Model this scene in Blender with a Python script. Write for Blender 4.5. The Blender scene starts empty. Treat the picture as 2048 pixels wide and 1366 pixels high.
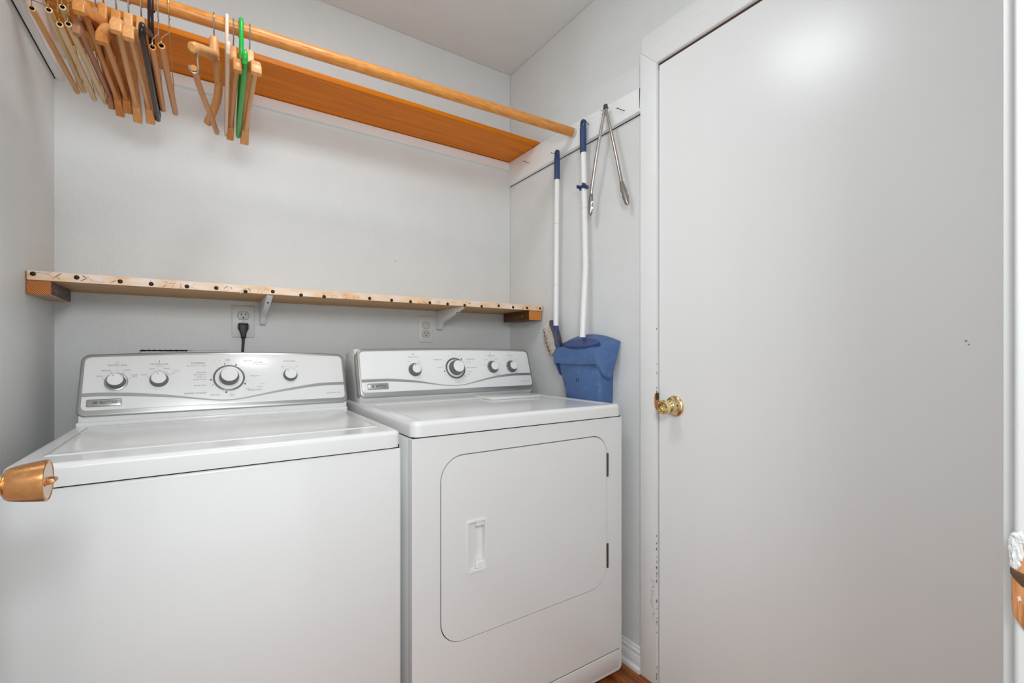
import bpy, bmesh, math, random
from math import sin, cos, pi, radians, atan2, sqrt
from mathutils import Vector, Matrix
from mathutils.geometry import tessellate_polygon
random.seed(7)
SC = bpy.context.scene
COL = SC.collection

# ------------------------------------------------------------------ camera, world, lights, exposure
cd = bpy.data.cameras.new('camera'); cam = bpy.data.objects.new('camera', cd); COL.objects.link(cam)
cam.location = (0.0, 0.0, 1.0908)
cam.rotation_euler = (radians(90), 0, -radians(33.5118))
cd.sensor_width = 36.0; cd.sensor_fit = 'HORIZONTAL'
cd.lens = 923.446 / 2048 * 36.0
cd.shift_y = 20.74 / 2048
cd.clip_start = 0.01; cd.clip_end = 60
SC.camera = cam

wd = bpy.data.worlds.new('world'); SC.world = wd; wd.use_nodes = True
bg = wd.node_tree.nodes['Background']
bg.inputs['Color'].default_value = (0.957, 1.0, 1.03, 1); bg.inputs['Strength'].default_value = 1.4

def area(name, loc, target, sx, sy, power, col=(1, 1, 1)):
    l = bpy.data.lights.new(name, 'AREA'); l.shape = 'RECTANGLE'; l.size = sx; l.size_y = sy
    l.energy = power; l.color = col
    o = bpy.data.objects.new(name, l); COL.objects.link(o); o.location = loc
    o.rotation_euler = (Vector(target) - Vector(loc)).to_track_quat('-Z', 'Y').to_euler()
    return o
# the hall's light behind the photographer, and the laundry room's own ceiling lamp
area('hall_lamp', (0.0, -0.26, 1.62), (0.50, 1.6, 1.00), 0.34, 0.34, 9.6, (0.957, 1.0, 1.03))
area('ceiling_lamp', (0.22, 0.95, 2.415), (0.22, 0.951, 0.0), 0.30, 0.30, 6.0, (0.957, 1.0, 1.03))

SC.view_settings.view_transform = 'Standard'; SC.view_settings.look = 'None'
SC.view_settings.gamma = 1.0; SC.view_settings.exposure = 0.0
SC.view_settings.use_curve_mapping = False
SC.cycles.use_denoising = True
SC.cycles.max_bounces = 10; SC.cycles.diffuse_bounces = 7

# ------------------------------------------------------------------ materials
def srgb(r, g, b):
    f = lambda c: c / 12.92 if c <= 0.04045 else ((c + 0.055) / 1.055) ** 2.4
    return (f(r / 255), f(g / 255), f(b / 255), 1)

def new_mat(name, col, rough=0.5, metal=0.0, spec=0.5, coat=0.0):
    m = bpy.data.materials.new(name); m.use_nodes = True
    b = m.node_tree.nodes['Principled BSDF']
    b.inputs['Base Color'].default_value = col
    b.inputs['Roughness'].default_value = rough
    b.inputs['Metallic'].default_value = metal
    b.inputs['Specular IOR Level'].default_value = spec
    b.inputs['Coat Weight'].default_value = coat
    return m

def nd(m, t, **k):
    n = m.node_tree.nodes.new(t)
    for a, v in k.items(): setattr(n, a, v)
    return n
def lk(m, a, b): m.node_tree.links.new(a, b)

def coords(m, scale=(1, 1, 1), rot=(0, 0, 0), kind='Object'):
    tc = nd(m, 'ShaderNodeTexCoord'); mp = nd(m, 'ShaderNodeMapping')
    mp.inputs['Scale'].default_value = scale; mp.inputs['Rotation'].default_value = rot
    lk(m, tc.outputs[kind], mp.inputs['Vector'])
    return mp.outputs['Vector']

def noise(m, vec, scale, detail=3, rough=0.55, dist=0.0):
    n = nd(m, 'ShaderNodeTexNoise')
    n.inputs['Scale'].default_value = scale; n.inputs['Detail'].default_value = detail
    n.inputs['Roughness'].default_value = rough; n.inputs['Distortion'].default_value = dist
    lk(m, vec, n.inputs['Vector']); return n.outputs['Fac']

def ramp(m, fac, stops):
    r = nd(m, 'ShaderNodeValToRGB'); e = r.color_ramp.elements
    e[0].position, e[0].color = stops[0]; e[1].position, e[1].color = stops[-1]
    for p, c in stops[1:-1]:
        x = e.new(p); x.color = c
    lk(m, fac, r.inputs['Fac']); return r.outputs['Color']

def bump(m, height, strength, dist=0.002):
    b = nd(m, 'ShaderNodeBump'); b.inputs['Strength'].default_value = strength; b.inputs['Distance'].default_value = dist
    lk(m, height, b.inputs['Height'])
    lk(m, b.outputs['Normal'], m.node_tree.nodes['Principled BSDF'].inputs['Normal'])

def bcol(m, c): lk(m, c, m.node_tree.nodes['Principled BSDF'].inputs['Base Color'])

def paint(name, col, rough, scale=170, strength=0.25, dist=0.0012, spec=0.5, stretch=(1, 1, 1), vary=0.02):
    m = new_mat(name, col, rough, spec=spec)
    v = coords(m, stretch)
    bump(m, noise(m, v, scale, 3), strength, dist)
    lo = tuple(c * (1 - vary) for c in col[:3]) + (1,); hi = tuple(min(1, c * (1 + vary)) for c in col[:3]) + (1,)
    bcol(m, ramp(m, noise(m, v, 7, 4), [(0.3, lo), (0.7, hi)]))
    return m

def wood(name, a, b, c=None, axis='X', rings=22, rough=0.42, spec=0.4, stretch=0.08, dist=3.0, fine=160):
    m = new_mat(name, b, rough, spec=spec)
    s = {'X': (stretch, 1, 1), 'Y': (1, stretch, 1), 'Z': (1, 1, stretch)}[axis]
    v = coords(m, s)
    w = noise(m, v, rings, 4, 0.6, dist)
    f = noise(m, v, fine, 2, 0.6)
    mx = nd(m, 'ShaderNodeMix'); mx.data_type = 'FLOAT'; mx.inputs[0].default_value = 0.3
    lk(m, w, mx.inputs[2]); lk(m, f, mx.inputs[3])
    bcol(m, ramp(m, mx.outputs[0], [(0.32, a), (0.52, b), (0.72, c or b)]))
    bump(m, f, 0.08, 0.001)
    return m

WALL = (0.715, 0.73, 0.725, 1)
M = {}
M['wall'] = paint('wall_paint', WALL, 0.42, 150, 0.55, 0.0018)
M['ceil'] = paint('ceiling_paint', (0.76, 0.79, 0.79, 1), 0.8, 130, 0.3, 0.002)
M['trim'] = paint('trim_paint', (0.83, 0.84, 0.835, 1), 0.32, 60, 0.12, 0.001)
M['jambdimmed'] = paint('dimmed_jamb_trim', (0.60, 0.60, 0.59, 1), 0.35, 60, 0.12, 0.001)  # trim colour darkened to offset the nearby lamp's strong light on the jamb
M['trimbright'] = paint('trim_chipped_white', (0.58, 0.58, 0.57, 1), 0.5, 120, 0.6, 0.003)
M['door'] = paint('door_paint', (0.84, 0.845, 0.84, 1), 0.27, 40, 0.10, 0.001, stretch=(1, 1, 0.12), vary=0.01)
M['enamel'] = new_mat('white_enamel', (0.785, 0.79, 0.785, 1), 0.20, coat=0.3)
M['enamel'].node_tree.nodes['Principled BSDF'].inputs['Coat Roughness'].default_value = 0.08
M['plastic_white'] = new_mat('white_plastic', (0.82, 0.82, 0.81, 1), 0.28)
M['faceplate'] = new_mat('white_faceplate', (0.82, 0.82, 0.81, 1), 0.22)
M['silver'] = new_mat('silver_bezel', (0.43, 0.43, 0.415, 1), 0.32, 0.7)
M['silver_stripe'] = new_mat('silver_stripe', (0.46, 0.46, 0.44, 1), 0.28, 0.7)
M['knob_grey'] = new_mat('knob_grey', (0.17, 0.17, 0.165, 1), 0.32, 0.45)
M['print'] = new_mat('grey_print', (0.22, 0.22, 0.22, 1), 0.6)
M['print_soft'] = new_mat('light_grey_print', (0.32, 0.32, 0.32, 1), 0.6)
M['ink'] = new_mat('black_ink', (0.02, 0.02, 0.02, 1), 0.5)
M['badge_text'] = new_mat('badge_text', (0.20, 0.20, 0.19, 1), 0.35, 0.7)
M['gap'] = new_mat('dark_gap', (0.012, 0.012, 0.012, 1), 0.9)
M['gapbrown'] = new_mat('dark_brown_gap', (0.075, 0.040, 0.020, 1), 0.9)
M['steel'] = new_mat('brushed_steel', (0.52, 0.49, 0.45, 1), 0.22, 1.0)
M['wire'] = new_mat('steel_wire', (0.50, 0.47, 0.43, 1), 0.3, 1.0)
M['brasswire'] = new_mat('brassy_wire', (0.55, 0.40, 0.16, 1), 0.32, 1.0)
M['hinge'] = new_mat('dark_hinge', (0.12, 0.11, 0.10, 1), 0.4, 0.8)
M['nail'] = new_mat('dull_nail', (0.10, 0.085, 0.07, 1), 0.5, 0.7)
M['black'] = new_mat('black_rubber', (0.012, 0.012, 0.013, 1), 0.45)
M['outlet'] = new_mat('outlet_plastic', (0.62, 0.62, 0.60, 1), 0.35)
M['outletplate'] = paint('painted_plate', (0.76, 0.76, 0.745, 1), 0.4, 200, 0.15, 0.0006)
M['polewhite'] = new_mat('white_pole', (0.86, 0.86, 0.85, 1), 0.3)
M['grip'] = new_mat('navy_grip', srgb(44, 66, 108), 0.5)
M['bristle'] = new_mat('bristle', srgb(236, 226, 214), 0.7)
M['bristletip'] = new_mat('bristle_dirty', srgb(140, 104, 80), 0.8)
M['headdark'] = paint('broom_head_plastic', srgb(74, 66, 80), 0.6, 60, 0.1, 0.001, vary=0.35)
m = M['dustpan'] = new_mat('blue_dustpan', srgb(66, 98, 152), 0.52)
v = coords(m)
bcol(m, ramp(m, noise(m, v, 38, 6, 0.7), [(0.36, srgb(70, 100, 150)), (0.6, srgb(79, 110, 158)), (0.8, srgb(118, 130, 152))]))
M['dustpandark'] = new_mat('navy_dustpan', srgb(44, 66, 122), 0.45)
M['brass'] = new_mat('brass', (0.83, 0.66, 0.36, 1), 0.16, 1.0)
M['brassface'] = new_mat('worn_brass_face', (0.66, 0.52, 0.40, 1), 0.34, 1.0)
m = M['copper'] = new_mat('worn_brass', (0.70, 0.34, 0.12, 1), 0.24, 1.0)
v = coords(m)
bcol(m, ramp(m, noise(m, v, 60, 5, 0.65), [(0.25, (0.58, 0.25, 0.09, 1)), (0.55, (0.68, 0.33, 0.13, 1)), (0.8, (0.72, 0.40, 0.18, 1))]))
lk(m, ramp(m, noise(m, v, 140, 4), [(0.3, (0.16,) * 3 + (1,)), (0.7, (0.36,) * 3 + (1,))]), m.node_tree.nodes['Principled BSDF'].inputs['Roughness'])
M['plank'] = wood('varnished_plank', srgb(190, 104, 2), srgb(222, 124, 6), srgb(236, 142, 16), 'X', 16, 0.45, spec=0.2, stretch=0.05)
M['rod'] = wood('varnished_rod', srgb(186, 112, 44), srgb(214, 142, 68), srgb(232, 168, 98), 'X', 60, 0.33, stretch=0.12, fine=260)
M['shelfwood'] = wood('shelf_wood', srgb(176, 128, 78), srgb(198, 150, 96), srgb(208, 164, 112), 'X', 16, 0.5, stretch=0.05)
M['contact'] = paint('contact_paper', srgb(240, 214, 190), 0.4, 300, 0.05, 0.0005, vary=0.0)
m = M['contact']; v = coords(m, (1, 1, 2))
bcol(m, ramp(m, noise(m, v, 17, 5, 0.6), [(0.34, srgb(228, 184, 136)), (0.5, srgb(236, 204, 174)), (0.7, srgb(242, 224, 214))]))
M['motif'] = new_mat('brown_motif', srgb(150, 104, 78), 0.5)
M['motif_orange'] = new_mat('orange_motif', srgb(196, 122, 62), 0.5)
M['motif_white'] = new_mat('white_drip', srgb(246, 236, 226), 0.5)
M['tack'] = new_mat('bronze_tack', (0.028, 0.020, 0.014, 1), 0.38, 0.6)
m = M['endgrain'] = new_mat('end_grain', srgb(190, 116, 58), 0.7)
v = coords(m, (1, 1, 1)); mp = nd(m, 'ShaderNodeTexWave'); mp.wave_type = 'RINGS'; mp.rings_direction = 'SPHERICAL'
mp.inputs['Scale'].default_value = 150; mp.inputs['Distortion'].default_value = 1.0; mp.inputs['Detail'].default_value = 3
of = nd(m, 'ShaderNodeVectorMath'); of.operation = 'ADD'; of.inputs[1].default_value = (0.052, 0, 0.040)
lk(m, v, of.inputs[0]); lk(m, of.outputs[0], mp.inputs['Vector'])
bcol(m, ramp(m, mp.outputs['Fac'], [(0.15, srgb(134, 66, 20)), (0.6, srgb(186, 104, 40)), (0.92, srgb(214, 142, 76))]))
M['greywood'] = wood('weathered_grey_wood', srgb(84, 74, 74), srgb(108, 98, 98), srgb(128, 118, 118), 'Y', 40, 0.75, stretch=0.15)
M['pinkwood'] = wood('pale_raw_wood', srgb(176, 136, 112), srgb(198, 160, 136), None, 'Y', 40, 0.7, stretch=0.1)
M['darkwood'] = wood('dark_stained_wood', srgb(70, 42, 18), srgb(92, 58, 26), srgb(108, 70, 34), 'Y', 30, 0.5, stretch=0.1)
M['orangeend'] = wood('orange_end_wood', srgb(176, 98, 36), srgb(206, 128, 54), srgb(216, 142, 70), 'Z', 90, 0.55, stretch=0.1)
M['rawwood'] = wood('raw_splintered_wood', srgb(120, 74, 40), srgb(190, 128, 78), srgb(214, 160, 112), 'Z', 60, 0.8, stretch=0.2)
M['hanger'] = wood('hanger_maple', srgb(184, 114, 50), srgb(206, 138, 72), srgb(220, 158, 92), 'Y', 34, 0.36, stretch=0.04, dist=1.0, fine=240)
M['hangerpale'] = wood('hanger_beech', srgb(202, 138, 76), srgb(220, 162, 102), srgb(232, 180, 126), 'Y', 34, 0.36, stretch=0.04, dist=1.0, fine=240)
M['hangergrey'] = wood('hanger_greyish', srgb(156, 106, 72), srgb(174, 122, 86), srgb(186, 134, 98), 'Y', 26, 0.5, stretch=0.06, fine=240)  # darker, greyer wood tone than the other hangers
M['dowel'] = wood('pale_dowel', srgb(206, 172, 124), srgb(222, 192, 146), srgb(230, 204, 162), 'Y', 40, 0.6, stretch=0.1)
M['dowelorange'] = wood('tan_dowel', srgb(190, 134, 78), srgb(210, 156, 98), srgb(220, 170, 116), 'Y', 40, 0.5, stretch=0.1)
M['brownplastic'] = new_mat('brown_plastic', (0.022, 0.010, 0.008, 1), 0.25, spec=0.3)
M['creamplastic'] = new_mat('cream_plastic', srgb(228, 202, 178), 0.35)
M['greenplastic'] = new_mat('green_plastic', srgb(28, 176, 66), 0.28)
M['scuff_brown'] = new_mat('grimy_edge', (0.22, 0.18, 0.15, 1), 0.8)
M['scuff_grey'] = new_mat('chalky_scuff', (0.35, 0.35, 0.34, 1), 0.8)
M['floorwood'] = wood('oak_floor', srgb(92, 44, 12), srgb(156, 84, 28), srgb(192, 118, 48), 'Y', 18, 0.3, stretch=0.06)
M['bouncefloor'] = paint('pale_bounce_floor', (0.62, 0.60, 0.56, 1), 0.95, 300, 0.5, 0.004)  # pale so the unseen hall floor throws light upward
M['floorgap'] = new_mat('floor_gap', (0.02, 0.01, 0.005, 1), 0.8)

# ------------------------------------------------------------------ mesh helpers
def B(): return bmesh.new()

def bx(bm, lo, hi, bev=0.0, seg=2, edges=None):
    t = bmesh.new()
    bmesh.ops.create_cube(t, size=1.0)
    for v_ in t.verts:
        v_.co = Vector([lo[i] + (v_.co[i] + 0.5) * (hi[i] - lo[i]) for i in range(3)])
    if bev > 0:
        es = list(t.edges)
        if edges: es = [e for e in es if edges(e)]
        bmesh.ops.bevel(t, geom=es, offset=bev, segments=seg, profile=0.5, affect='EDGES')
    join(bm, t)

def join(bm, t, mat=None):
    mp = {}
    for v_ in t.verts: mp[v_] = bm.verts.new(mat @ v_.co if mat else v_.co)
    for f in t.faces:
        try:
            nf = bm.faces.new([mp[v_] for v_ in f.verts]); nf.material_index = f.material_index
        except ValueError: pass
    t.free()

def frames(pts):
    P = [Vector(p) for p in pts]; T = []
    for i in range(len(P)):
        a = P[max(0, i - 1)]; b = P[min(len(P) - 1, i + 1)]
        T.append((b - a).normalized())
    u = Vector((0, 0, 1)) if abs(T[0].z) < 0.9 else Vector((1, 0, 0))
    U = []
    for t in T:
        u = (u - t * u.dot(t)).normalized(); U.append(u)
    return P, T, U

def tube(bm, pts, r, n=10, cap=True, flat=1.0):
    P, T, U = frames(pts); rings = []
    for i, p in enumerate(P):
        ri = r[i] if isinstance(r, (list, tuple)) else r
        w = T[i].cross(U[i])
        rings.append([bm.verts.new(p + (U[i] * cos(2 * pi * k / n) * ri + w * sin(2 * pi * k / n) * ri * flat)) for k in range(n)])
    for a, b in zip(rings, rings[1:]):
        for k in range(n):
            bm.faces.new((a[k], a[(k + 1) % n], b[(k + 1) % n], b[k]))
    if cap:
        bm.faces.new(rings[0][::-1]); bm.faces.new(rings[-1])

def lathe(bm, prof, origin, axis, n=32):
    """prof: list of (radius, height along axis)."""
    ax = Vector(axis).normalized(); o = Vector(origin)
    u = ax.orthogonal().normalized(); w = ax.cross(u); rings = []
    for r, h in prof:
        if r < 1e-6: rings.append([bm.verts.new(o + ax * h)])
        else: rings.append([bm.verts.new(o + ax * h + (u * cos(2 * pi * k / n) + w * sin(2 * pi * k / n)) * r) for k in range(n)])
    for a, b in zip(rings, rings[1:]):
        for k in range(n):
            k2 = (k + 1) % n
            if len(a) == 1 and len(b) == 1: continue
            if len(a) == 1: bm.faces.new((a[0], b[k2], b[k]))
            elif len(b) == 1: bm.faces.new((a[k], a[k2], b[0]))
            else: bm.faces.new((a[k], a[k2], b[k2], b[k]))
    if len(rings[0]) > 1: bm.faces.new(rings[0][::-1])
    if len(rings[-1]) > 1: bm.faces.new(rings[-1])

def rrect(x0, x1, y0, y1, r, n=6, crown=0.0):
    """rounded rectangle, anticlockwise; crown lifts the top edge's middle."""
    rs = r if isinstance(r, (list, tuple)) else (r,) * 4      # bl, br, tr, tl
    out = []
    for (cx, cy, a0, q) in ((x0, y0, 180, rs[0]), (x1, y0, 270, rs[1]), (x1, y1, 0, rs[2]), (x0, y1, 90, rs[3])):
        sx = 1 if cx == x0 else -1; sy = 1 if cy == y0 else -1
        for k in range(n + 1):
            a = radians(a0 + 90 * k / n)
            out.append((cx + sx * q + q * cos(a), cy + sy * q + q * sin(a)))
        if crown and a0 == 0:
            for k in range(1, 16):
                t = k / 16; out.append((x1 - q + (x0 - x1 + 2 * q) * t, y1))
    if crown:
        res = []
        for x, y in out:
            if y > (y0 + y1) / 2:
                f = (x - x0) / (x1 - x0); y += crown * max(0, 1 - (2 * f - 1) ** 2)
            res.append((x, y))
        out = res
    return out

def prism(bm, outer, fn, d0, d1, holes=(), bev=0.0, seg=2, caps=(True, True), bev_both=False):
    """extrude a 2-D outline (with holes) from d0 to d1; fn(x, y, d) -> world point."""
    t = bmesh.new()
    loops = [list(outer)] + [list(h) for h in holes]
    flat = [p for l in loops for p in l]
    tris = tessellate_polygon([[Vector((x, y, 0)) for x, y in l] for l in loops])
    A = [t.verts.new(fn(x, y, d0)) for x, y in flat]; Z = [t.verts.new(fn(x, y, d1)) for x, y in flat]
    if not holes:
        k = len(flat)
        fa = t.faces.new(A[::-1]) if caps[0] else None
        fz = t.faces.new(Z) if caps[1] else None
    else:
        for a, b, c in tris:
            if caps[0]: t.faces.new((A[c], A[b], A[a]))
            if caps[1]: t.faces.new((Z[a], Z[b], Z[c]))
    i = 0
    for l in loops:
        k = len(l)
        for j in range(k):
            a, b = i + j, i + (j + 1) % k
            t.faces.new((A[a], A[b], Z[b], Z[a]))
        i += k
    bmesh.ops.recalc_face_normals(t, faces=t.faces)
    if bev > 0:
        zs = set(Z) | (set(A) if bev_both else set())
        es = [e for e in t.edges if all(v_ in set(Z) for v_ in e.verts) or (bev_both and all(v_ in set(A) for v_ in e.verts))]
        if holes: es = [e for e in es if len(e.link_faces) == 2 and e.calc_face_angle(0) > 0.5]
        bmesh.ops.bevel(t, geom=es, offset=bev, segments=seg, profile=0.5, affect='EDGES')
    join(bm, t)

XZ = lambda x, y, d: Vector((x, d, y))          # outline in x-z, depth along y
YZ = lambda x, y, d: Vector((d, x, y))          # outline in y-z, depth along x
XY = lambda x, y, d: Vector((x, y, d))

def wpos(o):
    p = Vector((0, 0, 0))
    while o is not None: p = p + o.location; o = o.parent
    return p

def obj(name, bm, mat, parent=None, smooth=38, matfn=None, local=False, **tags):
    """one mesh object; the bmesh is in world coordinates unless local (then in the parent's frame)."""
    bmesh.ops.recalc_face_normals(bm, faces=bm.faces)
    cs = [v_.co for v_ in bm.verts]
    lo = Vector([min(c[i] for c in cs) for i in range(3)]); hi = Vector([max(c[i] for c in cs) for i in range(3)])
    o0 = (lo + hi) / 2
    if parent is None: o0.z = lo.z
    for v_ in bm.verts: v_.co -= o0
    mats = mat if isinstance(mat, (list, tuple)) else [mat]
    if matfn:
        for f in bm.faces: f.material_index = matfn(f.normal, f.calc_center_median() + o0)
    me = bpy.data.meshes.new(name); bm.to_mesh(me); bm.free()
    for x in mats: me.materials.append(x)
    if smooth:
        me.polygons.foreach_set('use_smooth', [True] * len(me.polygons))
        me.set_sharp_from_angle(angle=radians(smooth))
    o = bpy.data.objects.new(name, me); COL.objects.link(o)
    o.location = o0
    if parent is not None:
        o.parent = parent
        if not local: o.location = o0 - wpos(parent)
    for k, v_ in tags.items(): o[k] = v_
    return o

def thing(name, label, cat, loc=(0, 0, 0), rz=0.0, group=None):
    o = bpy.data.objects.new(name, None); COL.objects.link(o); o.empty_display_size = 0.05
    o.location = loc; o.rotation_euler = (0, 0, rz); o['label'] = label; o['category'] = cat
    if group: o['group'] = group
    return o

def dup(root, loc, label=None):
    r = root.copy(); COL.objects.link(r); r.location = loc
    if label: r['label'] = label
    for ch in list(root.children):
        c = ch.copy(); COL.objects.link(c); c.parent = r
        for g in list(ch.children):
            d = g.copy(); COL.objects.link(d); d.parent = c
    return r

def struct(name, bm, mat, parent=None, label=None, **k):
    o = obj(name, bm, mat, parent, **k)
    if parent is None:
        o['kind'] = 'structure'
        if label: o['label'] = label
    return o

# ------------------------------------------------------------------ the room
XL, XR, YB, YF, ZC = -0.3734, 1.2362, 1.8808, 0.0766, 2.438
bm = B(); bx(bm, (XL - 0.1, YB, 0), (XR + 0.1, YB + 0.1, ZC)); wb = struct('wall_back', bm, M['wall'], label='pale grey back wall behind the two machines and shelves')
bm = B(); bx(bm, (XL - 0.1, -0.06, 0), (XL, YB, ZC)); struct('wall_left', bm, M['wall'], label='grey left wall at the edge of the picture')
# right wall with the door opening
DY0, DY1, DZ = 0.185, 0.9968, 2.0352
bm = B()
prism(bm, [(-0.06, 0), (DY0 - 0.02, 0), (DY0 - 0.02, DZ + 0.02), (DY1 + 0.02, DZ + 0.02), (DY1 + 0.02, 0), (YB, 0), (YB, ZC), (-0.06, ZC)], YZ, XR, XR + 0.1)
wr = struct('wall_right', bm, M['wall'], label='pale grey right wall with broom, dustpan and tongs')
bm = B(); bx(bm, (XL - 0.1, -0.06, ZC), (XR + 0.1, YB + 0.1, ZC + 0.08)); struct('ceiling', bm, M['ceil'], label='plain white ceiling')
# front wall round the doorway the picture is taken from
OX0, OX1 = -0.285, 0.495
bm = B(); bx(bm, (XL - 0.1, -0.05, 0), (OX0 - 0.02, YF, ZC)); bx(bm, (OX1, -0.05, 0), (XR, YF, ZC)); bx(bm, (OX0 - 0.02, -0.05, 2.06), (OX1, YF, ZC))
struct('wall_front', bm, M['wall'], label='front wall around the doorway')
bm = B(); c_ = 0.0035
for a, b in (((XL, YB - c_ * 0.3, ZC - c_ * 0.3), (XR, YB - c_ * 0.3, ZC - c_ * 0.3)), ((XR - c_ * 0.3, YF, ZC - c_ * 0.3), (XR - c_ * 0.3, YB, ZC - c_ * 0.3)), ((XR - c_ * 0.3, YB - c_ * 0.3, 0.93), (XR - c_ * 0.3, YB - c_ * 0.3, ZC))): tube(bm, [a, b], c_ * 0.6, 8)
obj('caulk_bead', bm, M['trimbright'], wb)
# floor and its boards
bm = B(); bx(bm, (XL - 0.1, -0.05, -0.06), (XR + 0.2, YB, -0.003)); fl = struct('floor', bm, M['floorgap'], label='varnished brown oak strip floor')
bm = B(); bx(bm, (-1.8, -3.0, -0.06), (2.2, -0.05, -0.002)); obj('hall_bounce_floor', bm, M['bouncefloor'], fl)  # unseen pale hall floor, added to bounce light up into the room
k = 0; x = XL - 0.02; bw = 0.057; proto = None
while x < XR + 0.05:
    bm = B(); bx(bm, (x + 0.0005, -0.05, -0.003), (x + bw - 0.0005, YB, 0.0), 0.0006, 1)
    if proto is None: proto = obj('plank', bm, M['floorwood'], fl)
    else:
        bm.free(); c = proto.copy(); COL.objects.link(c); c.parent = fl; c.location = proto.location + Vector((k * bw, 0, 0))
    k += 1; x += bw
# baseboard along the right wall (moulded profile)
bm = B(); prof = [(0, 0), (-0.018, 0), (-0.018, 0.012), (-0.0105, 0.020), (-0.0105, 0.052), (-0.008, 0.056), (-0.0095, 0.060), (-0.0085, 0.068), (-0.005, 0.071), (-0.004, 0.080), (0, 0.082)]
prism(bm, prof, lambda a, b, d: Vector((XR + a, d, b)), 1.0637, YB); struct('baseboard_right', bm, M['trim'], label='white moulded baseboard beside the dryer')
bm = B(); prism(bm, prof, lambda a, b, d: Vector((d, YB + a, b)), XL, XR - 0.018); struct('baseboard_back', bm, M['trim'], label='white moulded baseboard behind the machines')

# door in the right wall
bm = B(); bx(bm, (XR - 0.001, DY0, 0.008), (XR + 0.036, DY1 - 0.0026, DZ - 0.0070), 0.0015, 1)
dr = struct('door_1', bm, M['door'], label='plain white flush door with brass knob')
bm = B(); bx(bm, (XR + 0.004, DY1 - 0.02, 0.0), (XR + 0.012, DY1 - 0.0006, DZ - 0.0006)); bx(bm, (XR + 0.0006, DY0 - 0.01, DZ - 0.02), (XR + 0.012, DY1 - 0.0006, DZ - 0.0006))
obj('shadow_gap', bm, M['gapbrown'], dr)
# knob on that door
KO = Vector((XR - 0.001, 0.932, 0.9195)); AX = (-1, 0, 0)
bm = B(); lathe(bm, [(0.033, 0), (0.0335, 0.003), (0.032, 0.006), (0.026, 0.009), (0.019, 0.011), (0.0185, 0.018), (0.016, 0.021), (0.0155, 0.027), (0.0185, 0.029), (0.0165, 0.031),
    (0.017, 0.034), (0.020, 0.041), (0.0225, 0.050), (0.0232, 0.056), (0.0222, 0.0605), (0.0195, 0.062), (0.0165, 0.061), (0.0155, 0.057), (0.0148, 0.050)], KO, AX, 40)
kb = obj('door_knob', bm, M['brass'], dr)
bm = B(); lathe(bm, [(0.0142, 0.0495), (0.0142, 0.0515), (0.011, 0.053), (0, 0.0535)], KO, AX, 28)
bx(bm, KO + Vector((-0.060, -0.011, -0.0032)), KO + Vector((-0.052, 0.011, 0.0032)), 0.0015, 2)
obj('lock_button', bm, M['brass'], kb)
bm = B(); lathe(bm, [(0.0032, -0.002), (0.0032, 0.0012), (0.0022, 0.002), (0, 0.0022)], KO + Vector((-0.0135, -0.018, 0.004)), (-0.75, -0.66, 0), 14)
obj('release_pin', bm, M['nail'], kb)
bm = B()
for yy, zz, s in ((0.262, 1.112, 0.004), (0.258, 1.105, 0.003), (0.70, 0.24, 0.0016), (0.9, 0.6, 0.001), (0.45, 1.4, 0.001)):
    lathe(bm, [(s * 0.6, 0), (0, 0.0003)], (XR - 0.001, yy, zz), AX, 8)
obj('scuff', bm, M['scuff_grey'], dr, smooth=0, kind='stuff')

# casing of that door
CF = 0.0125
bm = B()
CO, CI = 1.0637, 0.9968
prism(bm, [(CO, 0.0), (CO, 2.1020), (CI, 2.0352), (CI, 0.0)], YZ, XR, XR - CF, bev=0.0025, seg=2)
tr = struct('trim_1', bm, M['trim'], label='white painted casing around the flush door')
bm = B(); prism(bm, [(CO - 0.0005, 2.1020), (0.10, 2.1020), (0.10, 2.0352), (CI, 2.0352)], YZ, XR, XR - CF, bev=0.0025, seg=2); obj('head_casing', bm, M['trim'], tr)
bm = B(); bx(bm, (XR + 0.002, CI - 0.0005, 0), (XR + 0.05, CI + 0.012, 2.04)); bx(bm, (XR + 0.002, 0.1, 2.0352), (XR + 0.05, CI, 2.045)); obj('jamb', bm, M['trim'], tr)
bm = B(); prism(bm, [(CO, 2.1025), (CO, 2.153), (0.10, 2.153), (0.10, 2.1025)], YZ, XR + 0.001, XR - 0.004, bev=0.001); obj('header_board', bm, M['trim'], tr)
bm = B(); prism(bm, [(0.9960, 0.9575), (1.0015, 0.9535), (1.0035, 0.943), (1.0042, 0.93), (1.0035, 0.917), (1.001, 0.908), (0.9960, 0.902)], YZ, XR, XR - CF - 0.0006, bev=0.0008, seg=1); obj('splintered_patch', bm, M['rawwood'], tr)
bm = B(); prism(bm, [(0.9957, 0.9565), (0.9972, 0.953), (0.9966, 0.944), (0.9972, 0.938), (0.9957, 0.934)], YZ, XR, XR - CF - 0.0009); obj('splinter_hole', bm, M['gapbrown'], tr)
bm = B(); R_ = random.Random(3)
for i in range(46):
    t = i / 46; yy = 1.0165 - 0.010 * R_.random() - 0.004 * sin(t * 9); zz = 0.345 - 0.13 * t + R_.uniform(-0.006, 0.006)
    a = radians(62 + R_.uniform(-14, 10)); L = R_.uniform(0.003, 0.013) * (1 - 0.5 * abs(2 * t - 1)); w = R_.uniform(0.0003, 0.0007)
    dx, dz = cos(a) * L * -0.5, sin(a) * L * 0.5
    px, pz = -sin(a) * w, -cos(a) * w
    q = [(yy - dx + px, zz - dz + pz), (yy + dx + px, zz + dz + pz), (yy + dx - px, zz + dz - pz), (yy - dx - px, zz - dz - pz)]
    prism(bm, q, YZ, XR - CF + 0.0002, XR - CF - 0.0003)
obj('scuff', bm, M['scuff_grey'], tr, smooth=0, kind='stuff')
bm = B()
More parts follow.
